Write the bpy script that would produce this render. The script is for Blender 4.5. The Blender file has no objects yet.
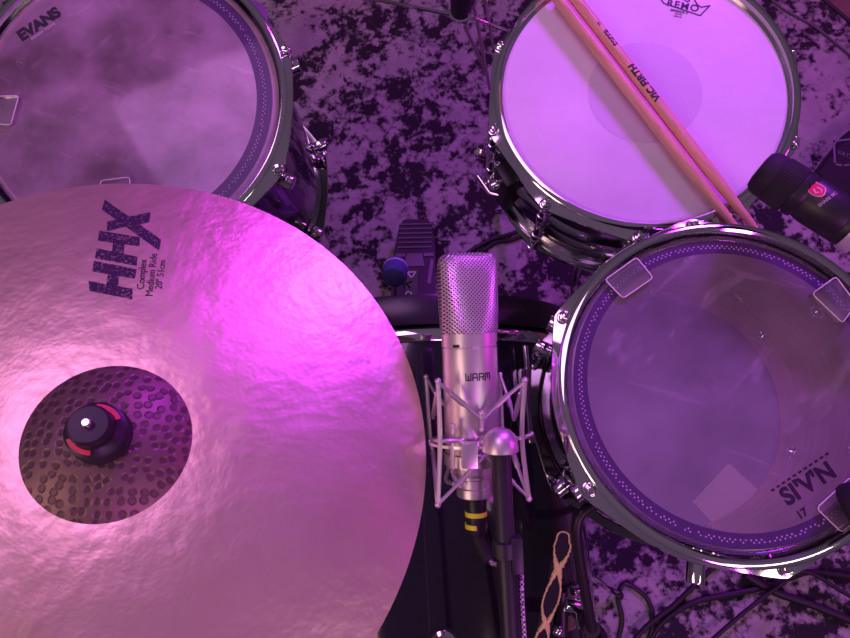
import bpy, bmesh, math, random
from mathutils import Vector, Matrix
random.seed(7)
scene = bpy.context.scene
COL = scene.collection
PI = math.pi

# ------------------------------------------------------------------ camera
FPX, CX, CY, CAMH = 614.0, 425.0, 319.0, 1.33
up_c = Vector((-.06, .207, .976)).normalized()            # world up seen in camera axes
wx = (Vector((1, 0, 0)) - up_c * up_c.x).normalized()
wy = up_c.cross(wx)
C2W = Matrix((wx, wy, up_c))                              # camera axes -> world axes
CAM = Vector((0, 0, CAMH))
cam_data = bpy.data.cameras.new('camera')
cam_data.lens = 36.0 * FPX / 850.0
cam_data.sensor_width = 36.0
cam_data.clip_start = .02
cam = bpy.data.objects.new('camera', cam_data)
COL.objects.link(cam)
cam.matrix_world = Matrix.Translation(CAM) @ C2W.to_4x4()
scene.camera = cam

# ------------------------------------------------------------------ world, lights, exposure
scene.view_settings.view_transform = 'Standard'
scene.view_settings.look = 'None'
scene.view_settings.gamma = 1
scene.view_settings.exposure = 0.0
world = bpy.data.worlds.new('room_glow')
scene.world = world
world.use_nodes = True
wn = world.node_tree
bg = wn.nodes['Background']
tc = wn.nodes.new('ShaderNodeTexCoord')
sx = wn.nodes.new('ShaderNodeSeparateXYZ')
wn.links.new(tc.outputs['Generated'], sx.inputs[0])
mrw = wn.nodes.new('ShaderNodeMapRange')
mrw.inputs['From Min'].default_value = -.2
mrw.inputs['From Max'].default_value = 1
wn.links.new(sx.outputs['Z'], mrw.inputs['Value'])
wr = wn.nodes.new('ShaderNodeValToRGB')
wr.color_ramp.elements[0].color = (.030, .017, .038, 1)
wr.color_ramp.elements[1].color = (.105, .066, .115, 1)
wn.links.new(mrw.outputs[0], wr.inputs[0])
wn.links.new(wr.outputs[0], bg.inputs['Color'])
bg.inputs['Strength'].default_value = 1.0

def lamp(name, loc, target, size, power, color, size_y=None, spread=None):
    l = bpy.data.lights.new(name, 'AREA')
    l.shape = 'RECTANGLE'
    l.size = size
    l.size_y = size_y or size
    l.energy = power
    l.color = color
    if spread:
        l.spread = spread
    o = bpy.data.objects.new(name, l)
    COL.objects.link(o)
    o.location = loc
    o.rotation_euler = (Vector(target) - Vector(loc)).to_track_quat('-Z', 'Y').to_euler()
    return o

lamp('magenta_wash_light', (1.0, 2.6, 2.3), (-.05, .1, .75), .36, 17, (1.0, .015, 1.0))
lamp('violet_wash_light', (1.05, 2.25, 2.0), (.30, .08, .62), .40, 7.6, (.38, .04, 1.0), None, math.radians(62))
lamp('overhead_pink_light', (-.55, 1.0, 3.2), (-.1, .1, .7), 1.1, 15.5, (.88, .36, .97))
lamp('magenta_side_light', (2.5, .35, 1.42), (.1, .1, .65), .5, 9, (1.0, .01, 1.0))
lamp('front_violet_light', (.9, -1.9, 2.3), (.25, .1, .65), .4, 17, (.90, .11, 1.0))
lamp('room_light', (-1.9, -1.1, 2.7), (.1, .1, .6), 1.1, 17, (1.0, .60, .56))
lamp('strip_light', (1.5, -1.4, 2.6), (.2, .1, .6), 1.2, 5, (1.0, .78, .74), .25)

# ------------------------------------------------------------------ survey: photo direction -> place in the room
def ray(px, py):
    return C2W @ Vector(((px - CX) / FPX, -(py - CY) / FPX, -1))
def at(px, py, d):
    return CAM + ray(px, py) * d
def on(px, py, z):
    r = ray(px, py)
    return CAM + r * ((z - CAMH) / r.z)
def cdir(x, y, z):
    return (C2W @ Vector((x, y, z))).normalized()

# ------------------------------------------------------------------ materials
def mat(name, color, rough=.5, metal=0, coat=0, spec=.5, trans=0):
    m = bpy.data.materials.new(name)
    m.use_nodes = True
    b = m.node_tree.nodes['Principled BSDF']
    b.inputs['Base Color'].default_value = (*color, 1)
    b.inputs['Roughness'].default_value = rough
    b.inputs['Metallic'].default_value = metal
    b.inputs['Coat Weight'].default_value = coat
    b.inputs['Specular IOR Level'].default_value = spec
    return m
def N(m, t, **kw):
    n = m.node_tree.nodes.new(t)
    for k, v in kw.items():
        if k in n.inputs.keys():
            n.inputs[k].default_value = v
        else:
            setattr(n, k, v)
    return n
def L(m, a, b):
    m.node_tree.links.new(a, b)
def B(m):
    return m.node_tree.nodes['Principled BSDF']
def ramp(m, fac, stops, interp='LINEAR'):
    r = N(m, 'ShaderNodeValToRGB')
    r.color_ramp.interpolation = interp
    e = r.color_ramp.elements
    while len(e) < len(stops):
        e.new(.5)
    for i, (p, c) in enumerate(stops):
        e[i].position = p
        e[i].color = (*c, 1) if len(c) == 3 else c
    L(m, fac, r.inputs[0])
    return r.outputs[0]
def objco(m, scale=(1, 1, 1), rot=(0, 0, 0)):
    t = N(m, 'ShaderNodeTexCoord')
    v = t.outputs['Object']
    if rot != (0, 0, 0):
        mr = N(m, 'ShaderNodeMapping')
        mr.inputs['Rotation'].default_value = rot
        L(m, v, mr.inputs[0])
        v = mr.outputs[0]
    mp = N(m, 'ShaderNodeMapping')
    mp.inputs['Scale'].default_value = scale
    L(m, v, mp.inputs[0])
    return mp.outputs[0]
def noise(m, co, scale, detail=4, rough=.55, dist=0):
    n = N(m, 'ShaderNodeTexNoise')
    n.inputs['Scale'].default_value = scale
    n.inputs['Detail'].default_value = detail
    n.inputs['Roughness'].default_value = rough
    n.inputs['Distortion'].default_value = dist
    L(m, co, n.inputs['Vector'])
    return n.outputs['Fac']
def bump(m, h, strength, dist=.001, target=None):
    b = N(m, 'ShaderNodeBump')
    b.inputs['Strength'].default_value = strength
    b.inputs['Distance'].default_value = dist
    L(m, h, b.inputs['Height'])
    L(m, b.outputs[0], (target or B(m)).inputs['Normal'])
def math_n(m, op, a, b=None):
    n = N(m, 'ShaderNodeMath', operation=op)
    for i, v in enumerate((a, b)):
        if v is None:
            continue
        if isinstance(v, (int, float)):
            n.inputs[i].default_value = v
        else:
            L(m, v, n.inputs[i])
    return n.outputs[0]
def mixc(m, fac, a, b):
    n = N(m, 'ShaderNodeMix', data_type='RGBA')
    for s, v in ((n.inputs[0], fac), (n.inputs[6], a), (n.inputs[7], b)):
        if isinstance(v, (int, float)):
            s.default_value = v
        elif isinstance(v, tuple):
            s.default_value = (*v, 1)
        else:
            L(m, v, s)
    return n.outputs[2]

CHROME = mat('chrome', (.86, .85, .88), .07, 1)
STEEL = mat('dull_steel', (.62, .58, .55), .4, .8)
LACQ = mat('black_lacquer', (.010, .008, .014), .12, 0, .6)
BLACK = mat('black_plastic', (.016, .014, .020), .42)
RUBBER = mat('black_rubber', (.012, .011, .014), .7)
CABLE = mat('cable_jacket', (.010, .009, .012), .5)
INK = mat('black_ink', (.02, .012, .03), .55)
WHITEINK = mat('white_print', (.75, .72, .76), .6)
GREYINK = mat('grey_print', (.42, .38, .44), .6)
RED = mat('red_plastic', (.75, .05, .10), .4)
REDEN = mat('red_enamel', (.80, .02, .09), .4)
YELLOW = mat('yellow_band', (.84, 1.0, .03), .5)
SILVERBAND = mat('silver_band', (.72, .66, .72), .4, .5)

NICKEL = mat('satin_nickel', (.74, .70, .69), .38, .85)
co = objco(NICKEL, (1, 1, 1))
bump(NICKEL, noise(NICKEL, co, 900, 2), .12, .0004)
RODNICKEL = mat('nickel_rod', (.76, .72, .70), .32, .85)
GRILLE = mat('wire_mesh', (.75, .70, .70), .34, .9)
g = GRILLE
t = N(g, 'ShaderNodeTexCoord')
s = N(g, 'ShaderNodeSeparateXYZ')
L(g, t.outputs['Object'], s.inputs[0])
ang = math_n(g, 'MULTIPLY', math_n(g, 'ARCTAN2', s.outputs['Y'], s.outputs['X']), .027)
k = 2 * PI / .0034
p1 = math_n(g, 'SINE', math_n(g, 'MULTIPLY', math_n(g, 'ADD', s.outputs['X'], s.outputs['Z']), k))
p2 = math_n(g, 'SINE', math_n(g, 'MULTIPLY', math_n(g, 'SUBTRACT', s.outputs['X'], s.outputs['Z']), k))
pp = math_n(g, 'MAXIMUM', p1, p2)
L(g, ramp(g, math_n(g, 'MULTIPLY_ADD', pp, .5), [(.30, (.05, .035, .05)), (.62, (.85, .80, .80))]), B(g).inputs['Base Color'])
g.node_tree.nodes[-2]
for n in g.node_tree.nodes:
    if n.type == 'MATH' and n.operation == 'MULTIPLY_ADD':
        n.inputs[2].default_value = .5
bump(g, pp, .6, .0008)

MAPLE = mat('maple_ply', (.70, .50, .38), .5)
co = objco(MAPLE, (3, 3, 26))
nf = noise(MAPLE, co, 6, 6, .6)
L(MAPLE, ramp(MAPLE, nf, [(.3, (.62, .44, .36)), (.7, (.82, .60, .48))]), B(MAPLE).inputs['Base Color'])

STICK = mat('hickory', (.70, .42, .26), .45)
co = objco(STICK, (40, 40, 5))
nf = noise(STICK, co, 5, 6, .65, 1.0)
L(STICK, ramp(STICK, nf, [(.25, (.50, .26, .15)), (.5, (.72, .43, .27)), (.8, (.80, .52, .34))]), B(STICK).inputs['Base Color'])

COATED = mat('coated_film', (.80, .78, .80), .55)
co = objco(COATED)
nf = noise(COATED, co, 9, 5, .6)
n2 = noise(COATED, co, 70, 3, .6)
spots = ramp(COATED, n2, [(.20, (.45, .40, .45)), (.27, (1, 1, 1))])
mx = N(COATED, 'ShaderNodeMix', data_type='RGBA', blend_type='MULTIPLY')
mx.inputs[0].default_value = .6
L(COATED, ramp(COATED, nf, [(.3, (.70, .67, .70)), (.7, (.82, .80, .82))]), mx.inputs[6])
L(COATED, spots, mx.inputs[7])
L(COATED, mx.outputs[2], B(COATED).inputs['Base Color'])
DOT = mat('dot_film', (.66, .60, .68), .5)

def film(name, haze, hazecol, scratch=0.25, tint=(.97, .96, .97), scale=40, refl=1.0, low=.4):
    """clear drum film: see-through, a little cloudy, with stick scuffs and a gloss"""
    m = bpy.data.materials.new(name)
    m.use_nodes = True
    nt = m.node_tree
    b = nt.nodes['Principled BSDF']
    b.inputs['Base Color'].default_value = (*hazecol, 1)
    b.inputs['Roughness'].default_value = .6
    out = nt.nodes['Material Output']
    tr = N(m, 'ShaderNodeBsdfTransparent')
    tr.inputs[0].default_value = (*tint, 1)
    mx = N(m, 'ShaderNodeMixShader')
    co = objco(m)
    big = noise(m, co, 7, 4, .6)
    sc = noise(m, objco(m, (1, .22, 1), (0, 0, .8)), scale, 3, .6, .6)
    sc2 = noise(m, objco(m, (.2, 1, 1), (0, 0, .35)), scale * 1.2, 3, .6, .6)
    scm = math_n(m, 'MAXIMUM', sc, sc2)
    f = ramp(m, scm, [(.62, (0, 0, 0)), (.80, (1, 1, 1))])
    cl = math_n(m, 'MULTIPLY', ramp(m, big, [(.3, (low, low, low)), (.7, (1.4 - low, 1.4 - low, 1.4 - low))]), haze)
    tot = math_n(m, 'ADD', cl, math_n(m, 'MULTIPLY', f, scratch))
    L(m, tot, mx.inputs[0])
    L(m, tr.outputs[0], mx.inputs[1])
    L(m, b.outputs[0], mx.inputs[2])
    gl = N(m, 'ShaderNodeBsdfGlossy')
    gl.inputs['Roughness'].default_value = .06
    fr = N(m, 'ShaderNodeFresnel')
    fr.inputs['IOR'].default_value = 1.45
    m2 = N(m, 'ShaderNodeMixShader')
    L(m, math_n(m, 'MULTIPLY', fr.outputs[0], refl), m2.inputs[0])
    L(m, mx.outputs[0], m2.inputs[1])
    L(m, gl.outputs[0], m2.inputs[2])
    L(m, m2.outputs[0], out.inputs['Surface'])
    return m
FILM = film('clear_film', .27, (.76, .64, .84), .22)
CLOUDY = film('cloudy_film', .46, (.76, .60, .72), .14, scale=75, low=.1)
RESO = film('bottom_film', 1.5, (.40, .34, .56), .10)
COLLAR = film('collar_film', .9, (.80, .58, .62), .0, refl=.6)
RING = film('ring_film', 1.9, (.055, .02, .095), .0, refl=.4)
GELEDGE = mat('gel_edge', (.85, .78, .84), .3)
GEL = film('gel', .16, (.85, .82, .85), .1, refl=1.5)

BRONZE = mat('lathed_bronze', (.86, .66, .50), .36, .85)
m = BRONZE
co = objco(m)
h1 = noise(m, co, 34, 3, .5)
h2 = noise(m, co, 130, 2, .5)
sxy = N(m, 'ShaderNodeSeparateXYZ')
L(m, co, sxy.inputs[0])
rad = math_n(m, 'SQRT', math_n(m, 'ADD', math_n(m, 'POWER', sxy.outputs['X'], 2), math_n(m, 'POWER', sxy.outputs['Y'], 2)))
gr = math_n(m, 'SINE', math_n(m, 'MULTIPLY', rad, 2400))
hh = math_n(m, 'ADD', math_n(m, 'ADD', math_n(m, 'MULTIPLY', h1, 1.0), math_n(m, 'MULTIPLY', h2, .22)), math_n(m, 'MULTIPLY', gr, .002))
bump(m, hh, .45, .0030)
L(m, ramp(m, noise(m, co, 10, 4), [(.3, (.80, .59, .46)), (.7, (.90, .70, .55))]), B(m).inputs['Base Color'])

BELL = mat('raw_bell', (.20, .13, .12), .50, .75)
m = BELL
co = objco(m)
v = N(m, 'ShaderNodeTexVoronoi')
v.voronoi_dimensions = '2D'
v.inputs['Scale'].default_value = 125
v.inputs['Randomness'].default_value = .62
L(m, co, v.inputs['Vector'])
dm = ramp(m, v.outputs['Distance'], [(.24, (0, 0, 0)), (.42, (1, 1, 1))])
L(m, mixc(m, dm, (.13, .086, .085), mixc(m, noise(m, co, 30, 3), (.19, .13, .11), (.27, .19, .16))), B(m).inputs['Base Color'])
bump(m, dm, .5, .0012)

FELT = mat('blue_felt', (.06, .07, .22), .9)
bump(FELT, noise(FELT, objco(FELT), 900, 2), .3, .0006)
GOLD = mat('gold_thread', (.95, .82, .36), .5, .2)
bump(GOLD, noise(GOLD, objco(GOLD), 700, 2), .8, .002)
WEB = mat('black_webbing', (.012, .008, .020), .85)
BRAID = mat('braided_cable', (.1, .1, .1), .6)
co = objco(BRAID)
ck = N(BRAID, 'ShaderNodeTexChecker')
ck.inputs['Scale'].default_value = 520
L(BRAID, co, ck.inputs['Vector'])
ck.inputs['Color1'].default_value = (.75, .7, .68, 1)
ck.inputs['Color2'].default_value = (.015, .012, .02, 1)
L(BRAID, ck.outputs[0], B(BRAID).inputs['Base Color'])

# ------------------------------------------------------------------ mesh building
MW = {}                                                  # root matrices of things
class MB:
    def __init__(self):
        self.bm = bmesh.new()
    def ring_loft(self, rings, close=True, cap=(False, False)):
        vs = [[self.bm.verts.new(p) for p in r] for r in rings]
        n = len(vs[0])
        for a, b in zip(vs, vs[1:]):
            for i in range(n if close else n - 1):
                j = (i + 1) % n
                self.bm.faces.new((a[i], a[j], b[j], b[i]))
        if cap[0]:
            self.bm.faces.new(list(reversed(vs[0])))
        if cap[1]:
            self.bm.faces.new(vs[-1])
        return self
    def lathe(self, prof, n=96, M=None, ear=None, closed=True):
        """prof: (r, z[, ear weight]); closed profile -> solid ring"""
        rings = []
        pr = list(prof) + ([prof[0]] if closed else [])
        verts = []
        for p in prof:
            r, z = p[0], p[1]
            kx = p[2] if len(p) > 2 else 0
            row = []
            for i in range(n):
                a = 2 * PI * i / n
                rr = r + (kx * ear(a) if ear and kx else 0)
                co = Vector((rr * math.cos(a), rr * math.sin(a), z))
                row.append(self.bm.verts.new(M @ co if M else co))
            verts.append(row)
        idx = list(range(len(verts)))
        pairs = list(zip(idx, idx[1:])) + ([(idx[-1], 0)] if closed else [])
        for a, b in pairs:
            for i in range(n):
                j = (i + 1) % n
                self.bm.faces.new((verts[a][i], verts[a][j], verts[b][j], verts[b][i]))
        return self
    def solid(self, prof, n=48, M=None):
        """surface of revolution with its ends capped"""
        rows = []
        for r, z in prof:
            r = max(r, 1e-5)
            row = []
            for i in range(n):
                a = 2 * PI * i / n
                co = Vector((r * math.cos(a), r * math.sin(a), z))
                row.append(self.bm.verts.new(M @ co if M else co))
            rows.append(row)
        for a, b in zip(rows, rows[1:]):
            for i in range(n):
                j = (i + 1) % n
                self.bm.faces.new((a[i], a[j], b[j], b[i]))
        self.bm.faces.new(list(reversed(rows[0])))
        self.bm.faces.new(rows[-1])
        return self
    def cyl(self, p0, p1, r0, r1=None, n=20, bev=0.0):
        p0, p1 = Vector(p0), Vector(p1)
        d = p1 - p0
        ln = d.length
        r1 = r0 if r1 is None else r1
        q = d.to_track_quat('Z', 'Y').to_matrix().to_4x4()
        M = Matrix.Translation(p0) @ q
        b = min(bev, ln * .45, r0 * .8, r1 * .8)
        prof = [(r0, 0), (r1, ln)] if b <= 0 else [(r0 - b, 0), (r0 - b * .3, b * .3), (r0, b), (r1, ln - b), (r1 - b * .3, ln - b * .3), (r1 - b, ln)]
        return self.solid(prof, n, M)
    def tube(self, pts, r, n=10, rs=None):
        pts = [Vector(p) for p in pts]
        up = None
        rings = []
        for i, p in enumerate(pts):
            d = (pts[min(i + 1, len(pts) - 1)] - pts[max(i - 1, 0)]).normalized()
            if up is None:
                up = d.orthogonal().normalized()
            up = (up - d * up.dot(d)).normalized()
            w = d.cross(up)
            rr = rs[i] if rs else r
            rings.append([p + (up * math.cos(2 * PI * k / n) + w * math.sin(2 * PI * k / n)) * rr for k in range(n)])
        return self.ring_loft(rings, True, (True, True))
    def box(self, size, M=None, bev=0.0, taper=1.0):
        x, y, z = (v / 2 for v in size)
        tmp = bmesh.new()
        bmesh.ops.create_cube(tmp, size=1)
        for v in tmp.verts:
            s = taper if v.co.z > 0 else 1
            v.co = Vector((v.co.x * size[0] * s, v.co.y * size[1] * s, v.co.z * size[2]))
        if bev:
            bmesh.ops.bevel(tmp, geom=tmp.edges[:], offset=bev, segments=2, affect='EDGES', profile=.6)
        mp = {}
        for v in tmp.verts:
            mp[v] = self.bm.verts.new(M @ v.co if M else v.co)
        for f in tmp.faces:
            self.bm.faces.new([mp[v] for v in f.verts])
        tmp.free()
        return self
    def prism(self, poly, h, M=None, z0=0.0, fn=None):
        bot, top = [], []
        for x, y in poly:
            for lst, z in ((bot, z0), (top, z0 + h)):
                co = Vector((x, y, z))
                if fn:
                    co = fn(co)
                lst.append(self.bm.verts.new(M @ co if M else co))
        n = len(poly)
        for i in range(n):
            j = (i + 1) % n
            self.bm.faces.new((bot[i], bot[j], top[j], top[i]))
        self.bm.faces.new(list(reversed(bot)))
        self.bm.faces.new(top)
        return self
    def sphere(self, c, r, sc=(1, 1, 1), n=20, M=None):
        tmp = bmesh.new()
        bmesh.ops.create_uvsphere(tmp, u_segments=n, v_segments=n // 2 + 2, radius=r)
        mp = {}
        for v in tmp.verts:
            co = Vector((v.co.x * sc[0], v.co.y * sc[1], v.co.z * sc[2]))
            if M:
                co = M @ co
            mp[v] = self.bm.verts.new(co + Vector(c))
        for f in tmp.faces:
            self.bm.faces.new([mp[v] for v in f.verts])
        tmp.free()
        return self
    def text(self, s, size, fn, ext=.0002, bold=0.0, align='CENTER', spacing=1.0, cut=None):
        cu = bpy.data.curves.new('txt', 'FONT')
        cu.body = s
        cu.size = size
        cu.extrude = ext
        cu.offset = bold * size
        cu.align_x = align
        cu.align_y = 'CENTER'
        cu.space_character = spacing
        ob = bpy.data.objects.new('txt', cu)
        me = bpy.data.meshes.new_from_object(ob)
        tb = bmesh.new()
        tb.from_mesh(me)
        if cut:                                               # slice finely so the lettering can follow a round surface
            ax_, step = cut
            no = Vector((1, 0, 0)) if ax_ == 'x' else Vector((0, 1, 0))
            vals = [v.co.dot(no) for v in tb.verts]
            t_ = min(vals) + step
            while t_ < max(vals):
                bmesh.ops.bisect_plane(tb, geom=tb.verts[:] + tb.edges[:] + tb.faces[:], plane_co=no * t_, plane_no=no)
                t_ += step
        tb.verts.index_update()
        mp = [self.bm.verts.new(fn(v.co)) for v in tb.verts]
        for p in tb.faces:
            try:
                self.bm.faces.new([mp[v.index] for v in p.verts])
            except ValueError:
                pass
        tb.free()
        bpy.data.objects.remove(ob)
        bpy.data.curves.remove(cu)
        bpy.data.meshes.remove(me)
        return self
    def build(self, name, material, parent=None, world=False, smooth=True, angle=.6):
        bmesh.ops.recalc_face_normals(self.bm, faces=self.bm.faces[:])
        me = bpy.data.meshes.new(name)
        M = None
        if parent is not None:
            if world:
                M = MW[parent].inverted()
        else:
            xs = [v.co for v in self.bm.verts]
            c = Vector(((min(v.x for v in xs) + max(v.x for v in xs)) / 2, (min(v.y for v in xs) + max(v.y for v in xs)) / 2, min(v.z for v in xs)))
            M = Matrix.Translation(-c)
        if M is not None:
            self.bm.transform(M)
        self.bm.to_mesh(me)
        self.bm.free()
        me.materials.append(material)
        if smooth:
            for p in me.polygons:
                p.use_smooth = True
            me.set_sharp_from_angle(angle=angle)
        o = bpy.data.objects.new(name, me)
        COL.objects.link(o)
        if parent is not None:
            o.parent = parent
            MW[o] = MW[parent]
        else:
            o.location = c
            MW[o] = Matrix.Translation(c)
        return o

def tag(o, label, cat, group=None, kind=None):
    if label:
        o['label'] = label
    if cat:
        o['category'] = cat
    if group:
        o['group'] = group
    if kind:
        o['kind'] = kind
    return o
def thing(name, label, cat, M, group=None):
    o = bpy.data.objects.new(name, None)
    o.empty_display_size = .05
    COL.objects.link(o)
    if not isinstance(M, Matrix):
        M = Matrix.Translation(Vector(M))
    o.matrix_world = M
    MW[o] = M
    return tag(o, label, cat, group)
def clone(o, parent, rotz=0, loc=None):
    c = o.copy()
    COL.objects.link(c)
    c.parent = parent
    if loc is not None:
        c.location = loc
    c.rotation_euler = (0, 0, rotz)
    for ch in o.children:
        d = ch.copy()
        COL.objects.link(d)
        d.parent = c
    return c
def frame(c, n, xdir=Vector((1, 0, 0))):
    n = Vector(n).normalized()
    x = (xdir - n * xdir.dot(n)).normalized()
    y = n.cross(x)
    return Matrix.Translation(c) @ Matrix((x, y, n)).transposed().to_4x4()
def to_local(M, px, py, z):
    """where the sight line through a photo point meets the plane z of frame M"""
    Mi = M.inverted()
    o = Mi @ CAM
    d = Mi.to_3x3() @ ray(px, py)
    return o + d * ((z - o.z) / d.z)
def smooth_path(pts, k=8):
    pts = [Vector(p) for p in pts]
    out = []
    for i in range(len(pts) - 1):
        p0, p1, p2, p3 = pts[max(i - 1, 0)], pts[i], pts[i + 1], pts[min(i + 2, len(pts) - 1)]
        for s in range(k):
            t = s / k
            out.append(.5 * ((2 * p1) + (p2 - p0) * t + (2 * p0 - 5 * p1 + 4 * p2 - p3) * t * t + (3 * p1 - p0 - 3 * p2 + p3) * t ** 3))
    out.append(pts[-1])
    return out

# ================================================================== SETTING
FLOORM = mat('brown_boards', (.16, .10, .07), .5)
co = objco(FLOORM, (1, 12, 1))
L(FLOORM, ramp(FLOORM, noise(FLOORM, co, 5, 5), [(.3, (.12, .075, .05)), (.7, (.20, .13, .09))]), B(FLOORM).inputs['Base Color'])
fl = MB().box((7, 7, .1), Matrix.Translation((0, .4, -.05))).build('floor', FLOORM)
tag(fl, 'brown floor showing past the corner of the rug', 'floor', kind='structure')

RUG = mat('distressed_rug', (.3, .28, .3), .95)
m = RUG
co = objco(m)
cod = objco(m, (.18, 1, 1), (0, 0, math.radians(-36)))
big = noise(m, co, 2.6, 3, .5)
band = noise(m, cod, 9.0, 3, .55)
fine = noise(m, co, 48, 5, .60, .1)
mid = noise(m, co, 11, 4, .6)
mask = math_n(m, 'ADD', math_n(m, 'ADD', math_n(m, 'ADD', math_n(m, 'MULTIPLY', fine, .55), math_n(m, 'MULTIPLY', band, .45)), math_n(m, 'MULTIPLY', big, .25)), math_n(m, 'MULTIPLY', mid, .40))
f = ramp(m, mask, [(.80, (0, 0, 0)), (.87, (1, 1, 1))])
f.node.color_ramp.elements[0].position = .785
f.node.color_ramp.elements[1].position = .865
lightc = mixc(m, noise(m, co, 26, 5, .65), (.17, .185, .165), (.46, .50, .43))
L(m, mixc(m, f, (.016, .013, .019), lightc), B(m).inputs['Base Color'])
bump(m, noise(m, co, 600, 2), .5, .002)
e0, e1 = on(824, 0, .012), on(850, 22, .012)
edir = (e1 - e0).normalized()
A = e0 - edir * 1.0
Bp = e1 + edir * 1.2
nrm = Vector((edir.y, -edir.x, 0))
rug_poly = [(A.x, A.y), (Bp.x, Bp.y), (Bp.x - .2, -1.4), (-1.7, -1.4), (-1.7, A.y)]
area = sum(rug_poly[i][0] * rug_poly[(i + 1) % 5][1] - rug_poly[(i + 1) % 5][0] * rug_poly[i][1] for i in range(5))
rug = MB().prism(rug_poly, .012).build('rug', RUG)
tag(rug, 'grey and black distressed rug lying under the whole drum kit', 'rug')
RZ = .012
binding = MB().tube([A + Vector((0, 0, -.002)), Bp + Vector((0, 0, -.002))], .006, 8).build('binding', CABLE, rug, world=True)

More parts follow.
